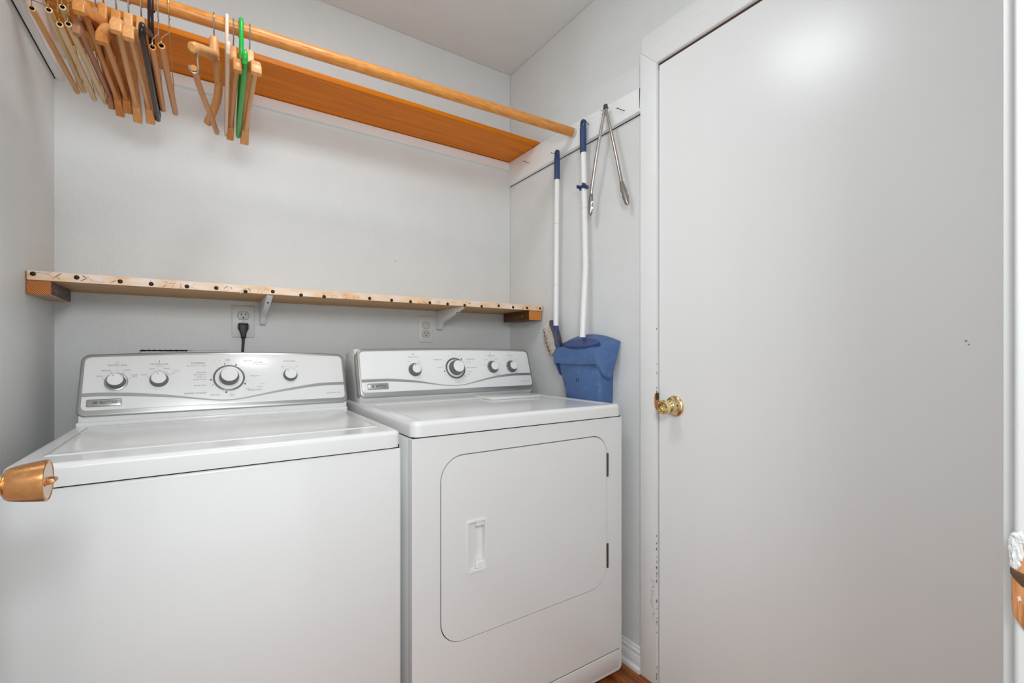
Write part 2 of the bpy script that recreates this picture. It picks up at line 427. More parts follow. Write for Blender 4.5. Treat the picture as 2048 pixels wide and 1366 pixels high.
for i in range(30):
    zz = R_.choice([R_.uniform(0.02, 0.5), R_.uniform(0.2, 0.4), R_.uniform(0.6, 1.2)]); L = R_.uniform(0.002, 0.010); w = R_.uniform(0.0001, 0.0004)
    bx(bm, (XR - CF - 0.0004 + 0.004 * R_.random(), CI - 0.0006, zz), (XR - CF + 0.005, CI + w, zz + L))
obj('chipped_paint', bm, M['scuff_brown'], tr, smooth=0, kind='stuff')

# doorway the picture is taken from: strike jamb with casing, and the open door at left
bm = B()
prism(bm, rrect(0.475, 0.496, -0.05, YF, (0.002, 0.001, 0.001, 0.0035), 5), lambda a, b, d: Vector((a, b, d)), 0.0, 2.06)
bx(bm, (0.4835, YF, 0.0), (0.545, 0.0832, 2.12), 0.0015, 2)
tj = struct('trim_2', bm, M['jambdimmed'], label='white doorway jamb with a chipped latch hole')
# chipped latch recess: raw wood bowl, dark slot, flakes of white filler
bm = B(); prism(bm, [(0.0757, 0.952), (0.0772, 0.940), (0.0772, 0.915), (0.0764, 0.905), (0.071, 0.897), (0.058, 0.893), (0.05, 0.9), (0.05, 0.955), (0.062, 0.962)], YZ, 0.478, 0.4735, bev=0.0012, seg=2)
lw = obj('raw_wood_recess', bm, M['rawwood'], tj)
bm = B(); prism(bm, [(0.0777, 0.939), (0.0776, 0.9345), (0.0755, 0.9315), (0.072, 0.9275), (0.066, 0.926), (0.060, 0.9225), (0.05, 0.92), (0.05, 0.934), (0.058, 0.9335), (0.064, 0.9355), (0.070, 0.9362), (0.0745, 0.9375)], YZ, 0.477, 0.4728, bev=0.0006); obj('latch_slot', bm, M['gapbrown'], tj)
bm = B(); R_ = random.Random(5)
for c0, rad in ((Vector((0.4742, 0.0748, 0.9520)), Vector((0.0020, 0.0036, 0.0115))), (Vector((0.4742, 0.0752, 0.9425)), Vector((0.0018, 0.0026, 0.0050))), (Vector((0.4745, 0.0735, 0.9185)), Vector((0.0010, 0.0022, 0.0070))), (Vector((0.4740, 0.0725, 0.9600)), Vector((0.0018, 0.0050, 0.0045)))):
    t = bmesh.new(); bmesh.ops.create_icosphere(t, subdivisions=4, radius=1)
    from mathutils import noise as NZ
    for v_ in t.verts:
        k = 1 + 0.32 * NZ.noise(v_.co * 2.3 + c0 * 300) + 0.22 * NZ.noise(v_.co * 6 + c0 * 100)
        v_.co = c0 + Vector((v_.co.x * rad.x, v_.co.y * rad.y, v_.co.z * rad.z)) * k
    join(bm, t)
obj('filler_crumbs', bm, M['trimbright'], tj, kind='stuff')
# open door (hinged at the left, standing square to the back wall, outside the frame) with its knob in view
bm = B(); bx(bm, (-0.282, 0.075, 0.01), (-0.247, 0.868, 2.03), 0.002, 1)
d2 = struct('door_2', bm, M['door'], label='white door standing open at left, its brass knob in view')
K2 = Vector((-0.247, 0.806, 0.9295))
bm = B(); lathe(bm, [(0.032, 0), (0.032, 0.003), (0.028, 0.007), (0.016, 0.010), (0.0125, 0.014), (0.0118, 0.040), (0.0122, 0.0425), (0.0150, 0.0430), (0.0180, 0.0446), (0.0202, 0.0480), (0.0219, 0.0545), (0.0236, 0.064),
    (0.0251, 0.074), (0.0257, 0.0785), (0.0258, 0.0812), (0.0246, 0.0818), (0.0236, 0.0808), (0.0225, 0.0805), (0.0, 0.0805)], K2, (1, 0, 0), 56)
k2 = obj('door_knob', bm, [M['copper'], M['brass']], d2, matfn=lambda n, c: 1 if c.x < K2.x + 0.0425 else 0)
bm = B(); lathe(bm, [(0.0222, 0.0806), (0.0222, 0.0812), (0.0, 0.0812)], K2, (1, 0, 0), 40); fp = obj('knob_face', bm, M['brassface'], k2)
bm = B(); bx(bm, K2 + Vector((0.0812, -0.0150, -0.0045)), K2 + Vector((0.0825, 0.0150, -0.0005)), 0.0004, 1)
prism(bm, [(-0.0040, 0), (0.0040, 0), (0.0030, 0.0065), (0, 0.0085), (-0.0024, 0.0065)], lambda a, b, d: K2 + Vector((0.081 + b, d, a - 0.001)), -0.008, 0.009, bev=0.0006, seg=2, bev_both=True)
obj('turn_button', bm, M['copper'], k2)

# wall rails carrying the closet shelf and rod, back cleat
bm = B(); prism(bm, [(1.0597, 1.9025), (YB, 1.8945), (YB, 2.0025), (1.642, 2.0025), (1.40, 1.998), (1.0597, 1.981)], YZ, XR, 1.2161, bev=0.003, seg=2)
rr = struct('trim_3', bm, M['trim'], label='white board rail on right wall carrying closet rod and nails')
bm = B(); prism(bm, [(1.062, 1.9000), (YB, 1.8925), (YB, 1.8960), (1.062, 1.9040)], YZ, 1.2340, XR); obj('shadow_gap', bm, M['gap'], rr, kind='stuff')
bm = B(); prism(bm, [(1.2166, 1.979), (1.2200, 1.979), (1.2188, 1.945), (1.2172, 1.915), (1.2166, 1.912)], XZ, 1.0592, 1.061); obj('bare_wood_end', bm, M['darkwood'], rr)
bm = B(); prism(bm, [(1.0748, 1.985), (1.62, 2.004), (1.62, 2.118), (1.5056, 2.1164), (1.0897, 2.0724), (1.0748, 2.0705)], YZ, XR + 0.001, XR - 0.0035, bev=0.001); obj('backing_board', bm, M['wall'], rr)
bm = B(); bx(bm, (XL + 0.0035, 0.9, 1.8947), (XL + 0.022, YB, 2.0025), 0.0015, 1)
rl = struct('trim_4', bm, M['trim'], label='white board rail on left wall under closet shelf')
bm = B(); bx(bm, (XL, 0.9, 1.8975), (XL + 0.0035, YB, 2.0)); obj('dark_gap', bm, M['gap'], rl)
bm = B(); bx(bm, (XL + 0.022, YB - 0.020, 1.9655), (1.2161, YB, 2.0015), 0.0015, 1)
struct('trim_5', bm, M['trim'], label='white cleat on back wall under the orange plank')

# hairline cut in the back wall over the washer
bm = B()
n = 26
top = [(-0.175 + 0.123 * i / n, 1.0972 + (0.0006 if i % 3 else -0.0004)) for i in range(n + 1)]; botm = [(-0.052 - 0.123 * i / n, 1.0928 + random.uniform(-0.0007, 0.0007)) for i in range(n + 1)]
prism(bm, top[::-1] + botm[::-1], XZ, YB + 0.001, YB - 0.0008); bx(bm, (-0.1765, YB - 0.0006, 1.075), (-0.175, YB, 1.097)); bx(bm, (-0.050, YB - 0.0006, 1.0945), (-0.038, YB, 1.0958)); bx(bm, (-0.036, YB - 0.0004, 1.0952), (0.06, YB, 1.0956))
obj('wall_cut', bm, M['gap'], wb, smooth=0)
bm = B()
for xx, zz, s in ((0.66, 1.47, 0.0025), (0.862, 1.158, 0.0016), (0.30, 1.255, 0.0014), (-0.08, 1.24, 0.001), (0.0, 1.35, 0.001), (0.5, 1.62, 0.001)):
    lathe(bm, [(s, 0), (0, 0.0005)], (xx, YB, zz), (0, -1, 0), 8)
obj('speck', bm, M['scuff_grey'], wb, smooth=0, kind='stuff')

# ------------------------------------------------------------------ laundry machines
class Face:
    """tilted console face: x along the wall, s up the slope, n out of the face."""
    def __init__(s_, yb, zb, yt, zt):
        t = Vector((0, yt - yb, zt - zb)); s_.t = t.normalized(); s_.n = Vector((0, -s_.t.z, s_.t.y)); s_.p = Vector((0, yb, zb))
    def __call__(s_, x, s, n=0.0): return s_.p + Vector((x, 0, 0)) + s_.t * s + s_.n * n

def text_into(bm, face, body, x, s, size, align='CENTER', shear=0.0, n=0.0016, off=0.0, rot=0.0, sx=1.0):
    c = bpy.data.curves.new('t', 'FONT'); c.body = body; c.size = size; c.align_x = align; c.align_y = 'CENTER'; c.shear = shear; c.resolution_u = 2; c.offset = off
    o = bpy.data.objects.new('t', c); me = bpy.data.meshes.new_from_object(o)
    t = bmesh.new(); t.from_mesh(me)
    for v_ in t.verts:
        a, b = v_.co.x * sx, v_.co.y
        v_.co = face(x + a * cos(rot) - b * sin(rot), s + a * sin(rot) + b * cos(rot), n)
    join(bm, t)
    bpy.data.objects.remove(o); bpy.data.curves.remove(c); bpy.data.meshes.remove(me)

def tick(bm, face, cx, cs, ang, r0, r1, w, n=0.0016):
    a = radians(ang); d = (sin(a), cos(a)); p = (cos(a), -sin(a)); w /= 2
    q = [(cx + d[0] * r + p[0] * k, cs + d[1] * r + p[1] * k) for r, k in ((r0, -w), (r0, w), (r1, w), (r1, -w))]
    prism(bm, q, lambda x, y, dd: face(x, y, dd), n - 0.0004, n)

def arc(bm, face, cx, cs, r, a0, a1, w, n=0.0016, k=28):
    o_ = [(cx + (r + w / 2) * sin(radians(a0 + (a1 - a0) * i / k)), cs + (r + w / 2) * cos(radians(a0 + (a1 - a0) * i / k))) for i in range(k + 1)]
    i_ = [(cx + (r - w / 2) * sin(radians(a0 + (a1 - a0) * i / k)), cs + (r - w / 2) * cos(radians(a0 + (a1 - a0) * i / k))) for i in range(k + 1)]
    prism(bm, o_ + i_[::-1], lambda x, y, dd: face(x, y, dd), n - 0.0004, n)

def ribbon(bm, face, pts, n):
    """pts: (x, s, width); flat stripe on the face."""
    # Catmull-Rom for a smooth sweep
    P = pts; out = []
    for i in range(len(P) - 1):
        p0, p1, p2, p3 = P[max(0, i - 1)], P[i], P[i + 1], P[min(len(P) - 1, i + 2)]
        for k in range(6):
            t = k / 6
            out.append(tuple(0.5 * (2 * p1[j] + (p2[j] - p0[j]) * t + (2 * p0[j] - 5 * p1[j] + 4 * p2[j] - p3[j]) * t * t + (3 * p1[j] - p0[j] - 3 * p2[j] + p3[j]) * t ** 3) for j in range(3)))
    out.append(P[-1])
    prism(bm, [(x, s + w / 2) for x, s, w in out] + [(x, s - w / 2) for x, s, w in out][::-1], lambda x, y, d: face(x, y, d), n - 0.0008, n)

def console(parent, F, x0, x1, crown, yback, base_z, base_y, H):
    """white body, silver wrap, white faceplate."""
    out = rrect(x0, x1, -0.007, H, (0.019, 0.019, 0.020, 0.020), 7, crown)
    bm = B()
    top = F(0, H + 0.004); y1, z1 = top.y, top.z
    prof = [(base_y, base_z - 0.012), (F(0, -0.004).y + 0.003, F(0, -0.004).z), (F(0, 0.02, -0.02).y, F(0, 0.02, -0.02).z), (F(0, H - 0.01, -0.03).y, F(0, H - 0.01, -0.03).z), (y1 + 0.05, z1 - 0.004), (yback, z1 - 0.02), (yback, base_z - 0.012)]
    prism(bm, prof, YZ, x0 + 0.004, x1 - 0.004, bev=0.004, seg=2, bev_both=True)
    obj('console_body', bm, M['enamel'], parent)
    bm = B(); prism(bm, out, lambda x, y, d: F(x, y, d), -0.038, 0.0, bev=0.005, seg=3)
    obj('silver_bezel', bm, M['silver'], parent)
    inn = rrect(x0 + 0.0088, x1 - 0.0088, 0.0098, H - 0.0100, (0.013, 0.013, 0.014, 0.014), 7, crown)
    bm = B(); prism(bm, inn, lambda x, y, d: F(x, y, d), -0.008, 0.0014, bev=0.0012, seg=2)
    obj('faceplate', bm, M['faceplate'], parent)

def dial(parent, F, cx, cs, rb, rk, rc, h, ring=None, mark=None, base_white=False):
    bm = B()
    ax = F.n; o_ = F(cx, cs, 0.0012)
    lathe(bm, [(rb, 0), (rb, 0.0018), (rb - 0.001, 0.0026), (rk + 0.0006, 0.0030), (rk, 0.0036), (rk - 0.0012, h * 0.55), (rc + 0.0008, h - 0.002), (rc - 0.0002, h)], o_, ax, 40)
    kn = obj('knob', bm, [M['knob_grey'], M['silver']], parent, matfn=lambda nn, c: 1 if (c - o_ - ax * (c - o_).dot(ax)).length > rk + 0.0008 and rb - rk > 0.003 and rb < 0.0262 and rb > 0.0252 else 0)
    bm = B(); lathe(bm, [(rc, h - 0.0012), (rc, h + 0.0004), (rc - 0.0012, h + 0.0014), (0, h + 0.0018)], o_, ax, 36)
    obj('cap', bm, M['plastic_white'], kn)
    if ring:
        r1, r0 = ring
        bm = B(); lathe(bm, [(r1, 0), (r1, 0.0016), (r1 - 0.0012, 0.0024), (r0 + 0.0008, 0.0024), (r0, 0.0016), (r0, 0.0)], o_, ax, 56)
        obj('dial_ring', bm, M['knob_grey'], parent)
        bm = B(); lathe(bm, [(r0 - 0.0002, 0.0), (r0 - 0.0002, 0.0024), (r0 - 0.003, 0.003), (rk + 0.003, 0.0032), (rk + 0.0028, 0.0060), (rk - 0.002, 0.0062)], o_, ax, 56)
        obj('dial_plate', bm, M['plastic_white'], parent)
    if mark is not None:
        a = radians(mark); bm = B()
        lathe(bm, [(0.0012, h + 0.001), (0.0012, h + 0.0021), (0, h + 0.0022)], F(cx + sin(a) * rc * 0.72, cs + cos(a) * rc * 0.72, 0.0012), ax, 10)
        obj('pointer_dot', bm, M['ink'], kn)

def badge(parent, F, x0, x1, s0, s1):
    bm = B(); prism(bm, rrect(x0, x1, s0, s1, 0.003, 5), lambda x, y, d: F(x, y, d), 0.0, 0.0035, bev=0.0012, seg=2)
    b = obj('name_badge', bm, M['silver'], parent)
    bm = B(); inn = rrect(x0 + 0.0016, x1 - 0.0016, s0 + 0.0016, s1 - 0.0016, 0.0022, 5)
    prism(bm, rrect(x0 + 0.0008, x1 - 0.0008, s0 + 0.0008, s1 - 0.0008, 0.0026, 5), lambda x, y, d: F(x, y, d), 0.003, 0.0040, holes=[inn]); obj('badge_rim', bm, M['badge_text'], b)
    bm = B(); w = x1 - x0; cs = (s0 + s1) / 2
    text_into(bm, F, 'MAYTAG', x0 + w * 0.625, cs, 0.0112, n=0.0042, off=0.0002, sx=0.80)
    text_into(bm, F, 'M', x0 + w * 0.245, cs, 0.0118, n=0.0042, off=0.0006, sx=0.95)
    text_into(bm, F, '|', x0 + w * 0.145, cs, 0.009, n=0.0042)
    obj('badge_lettering', bm, M['badge_text'], b, smooth=0, kind='stuff')

# ---- washer
WX0, WX1, WY = -0.2865, 0.4030, 1.105
ws = thing('washer', 'white top-loading washing machine with grey-trimmed console, left of the dryer', 'washing machine', ((WX0 + WX1) / 2, 1.43, 0))
bm = B(); bx(bm, (WX0 - 0.008, WY, 0.022), (WX1, 1.775, 0.8535), 0.006, 3); obj('cabinet', bm, M['enamel'], ws)
bm = B(); bx(bm, (WX0 + 0.004, WY + 0.004, 0.845), (WX1 - 0.004, 1.77, 0.862)); obj('seam', bm, M['gap'], ws)
LX0, LX1, LY0, LY1 = -0.2525, 0.372, 1.188, 1.602
def rolled_top(bm, x0, x1, y0, y1, zb, zt, rnd, xs, ys, dz, r=0.022):
    """a machine's top: rolled front and side edges, rounded front corners, dz(x, y) shapes the middle."""
    e_ = [rnd * (1 - cos(pi / 2 * k / 6)) for k in range(7)]
    X_ = sorted(set([round(x0 + k, 5) for k in e_] + [round(x1 - k, 5) for k in e_] + [x for x in xs if x0 + rnd < x < x1 - rnd]))
    Y_ = sorted(set([round(y0 + k, 5) for k in e_] + [y0 + r * 0.75, y0 + r] + [y for y in ys if y0 + rnd < y <= y1] + [y1]))
    g = []
    for y_ in Y_:
        row = []
        for x_ in X_:
            x, y = x_, y_
            for cx, sx in ((x0 + r, -1), (x1 - r, 1)):
                if (x - cx) * sx > 0 and y < y0 + r:
                    dx, dyy = x - cx, y - (y0 + r); q = max(abs(dx), abs(dyy)); L = sqrt(dx * dx + dyy * dyy)
                    if L > 1e-9: x, y = cx + dx / L * q, y0 + r + dyy / L * q
            e = min(x_ - x0, x1 - x_, y_ - y0, 0.2); k = max(0, 1 - e / rnd)
            row.append(bm.verts.new((x, y, zt - rnd * (1 - sqrt(max(0, 1 - k * k))) + dz(x_, y_))))
        g.append(row)
    for a, b in zip(g, g[1:]):
        for i in range(len(X_) - 1): bm.faces.new((a[i], a[i + 1], b[i + 1], b[i]))
    rim = [(g[0][i], g[0][i + 1]) for i in range(len(X_) - 1)] + [(g[j][-1], g[j + 1][-1]) for j in range(len(Y_) - 1)] + [(g[-1][i + 1], g[-1][i]) for i in range(len(X_) - 1)] + [(g[j + 1][0], g[j][0]) for j in range(len(Y_) - 1)]
    low = {}
    for a, b in rim:
        for v_ in (a, b):
            if v_ not in low: low[v_] = bm.verts.new((v_.co.x, v_.co.y, zb))
        bm.faces.new((a, b, low[b], low[a]))
    bm.faces.new([low[a] for a, b in rim][::-1])
def lin(a, b, n): return [a + (b - a) * i / n for i in range(n + 1)]
bm = B(); q = 0.0018
rolled_top(bm, WX0, WX1, WY - 0.002, 1.775, 0.8562, 0.897, 0.0115, [LX0 - q, LX0 - q + 2e-4, LX1 + q - 2e-4, LX1 + q, 0.0, 0.2], [LY0 - q, LY0 - q + 2e-4, LY1 + q - 2e-4, LY1 + q, 1.4],
    lambda x, y: -0.006 if LX0 - q + 1e-4 < x < LX1 + q - 1e-4 and LY0 - q + 1e-4 < y < LY1 + q - 1e-4 else 0.0)
obj('top_deck', bm, M['enamel'], ws, smooth=35)
# rear ledge with hinge ends
bm = B(); bx(bm, (WX0 + 0.004, 1.612, 0.893), (WX1 - 0.003, 1.775, 0.9065), 0.005, 3); obj('hinge_ledge', bm, M['enamel'], ws)
# lid: slightly dished panel with a rolled rim
bm = B()
nx, ny = 28, 18; g = []
for j in range(ny + 1):
    row = []
    for i in range(nx + 1):
        u, v2 = i / nx, j / ny
        u = 0.5 - 0.5 * cos(pi * u); v2 = 0.5 - 0.5 * cos(pi * v2)
        x = LX0 + (LX1 - LX0) * u; y = LY0 + (LY1 - LY0) * v2
        e = min((x - LX0), (LX1 - x), (y - LY0) * 1.0, (LY1 - y))
        z = 0.8985 - 0.003 * max(0, 1 - e / 0.004) ** 2 - 0.0055 * min(1, max(0, (e - 0.006) / 0.05)) ** 1.0
        row.append(bm.verts.new((x, y, z)))
    g.append(row)
for j in range(ny):
    for i in range(nx): bm.faces.new((g[j][i], g[j][i + 1], g[j + 1][i + 1], g[j + 1][i]))
r_ = bmesh.ops.extrude_face_region(bm, geom=list(bm.faces)); 
for e in r_['geom']:
    if isinstance(e, bmesh.types.BMVert): e.co.z = 0.885
obj('lid', bm, M['enamel'], ws, smooth=60)
for xx in (WX0 + 0.05, WX1 - 0.05):
    for yy in (WY + 0.06, 1.72):
        bm = B(); lathe(bm, [(0.02, 0), (0.02, 0.008), (0.012, 0.012), (0.008, 0.03)], (xx, yy, 0), (0, 0, 1), 16); obj('foot', bm, M['black'], ws)
FW = Face(1.63, 0.926, 1.70, 1.085)
console(ws, FW, -0.2845, 0.4055, 0.0090, 1.775, 0.9065, 1.632, 0.1725)
bm = B(); ribbon(bm, FW, [(-0.2755, 0.0532, 0.0102), (-0.2393, 0.0538, 0.0102), (-0.17, 0.0500, 0.0098), (-0.119, 0.0446, 0.0085), (-0.0815, 0.040, 0.0068), (-0.0187, 0.0295, 0.0046), (0.0279, 0.0222, 0.0036), (0.06, 0.0208, 0.0034), (0.1004, 0.0252, 0.0038), (0.1974, 0.0430, 0.0065), (0.2836, 0.0560, 0.0090), (0.33, 0.0604, 0.0098), (0.3965, 0.0610, 0.0100)], 0.0022)
obj('wave_stripe', bm, M['silver_stripe'], ws)
badge(ws, FW, -0.2650, -0.1925, 0.0192, 0.0403)
dial(ws, FW, -0.2070, 0.0885, 0.0258, 0.0205, 0.0172, 0.022, mark=-22)
dial(ws, FW, -0.1130, 0.0922, 0.0222, 0.0205, 0.0172, 0.017, mark=-8)
dial(ws, FW, 0.0588, 0.0922, 0.0280, 0.0270, 0.0220, 0.031, ring=(0.0420, 0.0372))
dial(ws, FW, 0.2306, 0.0970, 0.0214, 0.0205, 0.0172, 0.014, mark=-35)
bm = B(); T = lambda *a, **k_: text_into(bm, FW, *a, **k_)
T('WATER LEVEL', -0.2068, 0.1382, 0.0068); T('TEMPERATURE', -0.1135, 0.1400, 0.0066)
T('NORMAL', -0.0015, 0.1418, 0.0088, 'RIGHT'); T('CASUAL', 0.1235, 0.1425, 0.0085, 'LEFT', sx=0.9); T('HAND WASH', 0.0005, 0.0462, 0.0078, 'RIGHT', sx=1.15); T('DELICATE', 0.108, 0.0497, 0.0078, 'LEFT', sx=1.1)
T('EXTRA RINSE', 0.2302, 0.1456, 0.0060); T('REGULAR', -0.0005, 0.1117, 0.0056, 'RIGHT'); T('REGULAR', 0.0985, 0.1485, 0.0055, 'LEFT'); T('SUPER WASH', -0.0005, 0.0890, 0.0052, 'RIGHT')
T('HEAVY 10', -0.0005, 0.0968, 0.0052, 'RIGHT'); T('PRE WASH 14', -0.0005, 0.1042, 0.0052, 'RIGHT'); T('EXTRA SOAK', -0.0005, 0.0700, 0.005, 'RIGHT'); T('REGULAR', 0.035, 0.0385, 0.0054, 'RIGHT', sx=1.1)
T('SOAK', 0.056, 0.1535, 0.0048); T('ONLY', 0.056, 0.1490, 0.0048); T('KNITS', 0.1, 0.0540, 0.0046, 'LEFT'); T('SPIN', 0.066, 0.0385, 0.0048); T('ONLY', 0.066, 0.0335, 0.0048); T('PRESOAK', 0.1155, 0.0965, 0.005, 'LEFT', sx=1.2); T('GENTLE', 0.131, 0.0600, 0.005, 'LEFT')
T('ON', 0.252, 0.1265, 0.005); T('OFF', 0.2095, 0.1255, 0.005)
T('SMALL', -0.2420, 0.1065, 0.0052); T('MEDIUM', -0.2300, 0.1225, 0.0052); T('LARGE', -0.1860, 0.1235, 0.0052); T('SUPER', -0.1680, 0.1080, 0.0046); T('PLUS', -0.1680, 0.1035, 0.0046)
T('COLD', -0.1475, 0.1085, 0.0050); T('COOL', -0.1300, 0.1260, 0.0048); T('WARM', -0.0960, 0.1262, 0.0048); T('HOT', -0.0810, 0.1105, 0.0048)
for a, r in ((-70, 0.030), (-22, 0.030), (28, 0.030), (72, 0.030)): tick(bm, FW, -0.2070, 0.0885, a, r - 0.0015, r + 0.0015, 0.0014)
tick(bm, FW, -0.113, 0.0922, -70, 0.0262, 0.0288, 0.0014)
for a in (-40, -16, 10, 22, 62, 76, 92, 125, 150, 165, 200, 215, 232, 245, 262, 274, 286, 298): tick(bm, FW, 0.0588, 0.0922, a, 0.0440, 0.0462, 0.0006)
for a in (-30, 30): tick(bm, FW, 0.2306, 0.0970, a, 0.0242, 0.0262, 0.001)
arc(bm, FW, -0.113, 0.0922, 0.0272, -28, 66, 0.0007)
obj('lettering', bm, M['print'], ws, smooth=0, kind='stuff')
bm = B(); T('light and heavy soiled', -0.0008, 0.1338, 0.0056, 'RIGHT', shear=0.25); T('wash/rinse', -0.1130, 0.1345, 0.0046); T('perm press and easy care', 0.1235, 0.1368, 0.0048, 'LEFT', sx=0.8); T('warm rinse', -0.0830, 0.1210, 0.0040, 'LEFT'); T('optional', -0.0800, 0.1165, 0.0040, 'LEFT')
T('Dependable Care', 0.3590, 0.0288, 0.0072, shear=0.45, sx=0.92); T('minutes', 0.142, 0.0695, 0.004, 'LEFT'); T('10', 0.02, 0.147, 0.004); T('14', 0.034, 0.1505, 0.004)
arc(bm, FW, 0.0588, 0.0922, 0.0475, 100, 118, 0.0006); prism(bm, rrect(-0.2105, -0.2035, 0.1445, 0.1492, 0.001, 3), lambda x, y, d: FW(x, y, d), 0.0012, 0.0016, holes=[rrect(-0.2099, -0.2041, 0.1451, 0.1494 - 0.0008, 0.0008, 3)])
prism(bm, rrect(-0.1142, -0.1128, 0.1460, 0.1535, 0.0006, 3), lambda x, y, d: FW(x, y, d), 0.0012, 0.0016); lathe(bm, [(0.0014, 0.0012), (0.0014, 0.0016)], FW(-0.1135, 0.1452), FW.n, 10)
obj('fine_print', bm, M['print_soft'], ws, smooth=0, kind='stuff')
bm = B()
for a in (-96, -118, 8 - 22, 24, 117, 190): tick(bm, FW, 0.0588, 0.0922, a, 0.0445, 0.0495 if a not in (-14,) else 0.051, 0.0036 if a in (24, 190, -96, 117) else 0.0014)
obj('cycle_marks', bm, M['ink'], ws, smooth=0, kind='stuff')

# ---- dryer
DX0, DX1, DYF = 0.4258, 1.1654, 1.0923
dy = thing('dryer', 'white front-loading clothes dryer with square door, right of the washer', 'dryer', ((DX0 + DX1) / 2, 1.45, 0))
bm = B(); bx(bm, (DX0, DYF + 0.030, 0.028), (DX1, 1.775, 0.874), 0.005, 2); obj('cabinet', bm, M['enamel'], dy)
# front panel with the door opening
door_out = rrect(0.5045, 1.0950, 0.3275, 0.8170, (0.062, 0.068, 0.060, 0.064), 9)
door_hole = rrect(0.5045 - 0.0028, 1.0950 + 0.0022, 0.3275 - 0.0020, 0.8170 + 0.0028, (0.0645, 0.070, 0.062, 0.0665), 9)
bm = B(); prism(bm, rrect(DX0, DX1, 0.026, 0.8735, (0.010, 0.016, 0.004, 0.004), 5), XZ, DYF + 0.027, DYF, holes=[door_hole])
es = [e for e in bm.edges if all(abs(v_.co.y - DYF) < 1e-6 for v_ in e.verts) and len(e.link_faces) == 2 and e.calc_face_angle(0) > 1.0]
bmesh.ops.bevel(bm, geom=es, offset=0.003, segments=3, profile=0.5, affect='EDGES', clamp_overlap=True)
obj('front_panel', bm, M['enamel'], dy, smooth=50)
bm = B(); bx(bm, (0.49, DYF + 0.0225, 0.31), (1.11, DYF + 0.0295, 0.83)); obj('door_seal', bm, M['gap'], dy)
# embossed toe panel: a rolled ridge line across the bottom
bm = B(); prism(bm, rrect(0.455, 1.1515, 0.036, 0.0965, (0.006, 0.006, 0.008, 0.008), 5), XZ, DYF + 0.002, DYF - 0.0016, bev=0.0014, seg=2); obj('toe_panel', bm, M['enamel'], dy)
bm = B(); prism(bm, rrect(0.455, 1.153, 0.0962, 0.0986, 0.001, 3), XZ, DYF + 0.001, DYF - 0.0004); obj('toe_panel_seam', bm, M['knob_grey'], dy)
# door with a pocket for the handle
HX0, HX1, HZ0, HZ1 = 0.5785, 0.6375, 0.4995, 0.6365
bm = B(); prism(bm, door_out, XZ, DYF + 0.020, DYF - 0.0005, holes=[rrect(HX0 + 0.003, HX1 - 0.003, HZ0 + 0.003, HZ1 - 0.003, 0.005, 5)])
es = [e for e in bm.edges if all(abs(v_.co.y - DYF + 0.0005) < 1e-6 for v_ in e.verts) and len(e.link_faces) == 2 and e.calc_face_angle(0) > 1.0]
bmesh.ops.bevel(bm, geom=es, offset=0.0035, segments=3, profile=0.5, affect='EDGES', clamp_overlap=True)
dd = obj('door', bm, M['enamel'], dy, smooth=50)
bm = B()
prism(bm, rrect(HX0 - 0.002, HX1 + 0.002, HZ0 - 0.002, HZ1 + 0.002, 0.007, 6), XZ, DYF + 0.002, DYF - 0.0028, holes=[rrect(HX0 + 0.004, HX1 - 0.0035, HZ0 + 0.004, HZ1 - 0.004, 0.005, 6)], bev=0.0)
y0 = DYF
prism(bm, [(HX0 + 0.002, y0), (HX0 + 0.006, y0 + 0.0035), (0.604, y0 + 0.0065), (0.6085, y0 + 0.008), (0.6092, y0 + 0.017), (HX1 - 0.003, y0 + 0.017), (HX1 - 0.003, y0 + 0.0188), (HX0 + 0.002, y0 + 0.0188)], XY, HZ0 + 0.003, HZ1 - 0.003)
bx(bm, (0.609, y0 + 0.002, HZ0 + 0.003), (HX1 - 0.002, y0 + 0.0185, HZ0 + 0.022), 0.004, 2); bx(bm, (0.609, y0 + 0.002, HZ1 - 0.020), (HX1 - 0.002, y0 + 0.0185, HZ1 - 0.003), 0.004, 2)
obj('handle', bm, M['plastic_white'], dd, smooth=40)
for z0, z1 in ((0.6815, 0.7585), (0.3825, 0.4620)):
    bm = B(); L = (z1 - z0) / 3
    for i in range(3): tube(bm, [(1.0985, DYF - 0.001, z0 + i * L + 0.0007), (1.0985, DYF - 0.001, z0 + (i + 1) * L - 0.0007)], 0.0040, 12)
    bx(bm, (1.0958, DYF - 0.0004, z0), (1.104, DYF + 0.004, z1), 0.0005, 1); obj('hinge', bm, M['hinge'], dy)
# lid with a shallow dished top and a rolled edge
def dish(x, y):
    ei = min(1, max(0, min(x - 0.455, 1.137 - x, y - 1.122, 1.535 - y) / 0.013)); return -0.0034 * ei * ei * (3 - 2 * ei)
bm = B(); rolled_top(bm, DX0, DX1 - 0.001, DYF - 0.003, 1.775, 0.8770, 0.9165, 0.0125, lin(0.452, 0.472, 8) + lin(0.5, 1.1, 6) + lin(1.120, 1.140, 8), lin(1.119, 1.138, 8) + lin(1.2, 1.5, 4) + lin(1.518, 1.538, 8), dish)
obj('top', bm, M['enamel'], dy, smooth=50)
bm = B(); bx(bm, (DX0 + 0.003, DYF + 0.003, 0.868), (DX1 - 0.004, 1.77, 0.8775)); obj('seam', bm, M['gap'], dy)
bm = B(); bx(bm, (0.872, 1.452, 0.913), (1.098, 1.60, 0.9215), 0.004, 3); obj('lint_screen_cover', bm, M['enamel'], dy)
for xx in (DX0 + 0.05, DX1 - 0.05):
    for yy in (DYF + 0.07, 1.72):
        bm = B(); lathe(bm, [(0.02, 0), (0.02, 0.008), (0.012, 0.012), (0.008, 0.035)], (xx, yy, 0), (0, 0, 1), 16); obj('foot', bm, M['black'], dy)
FD = Face(1.565, 0.943, 1.615, 1.100)
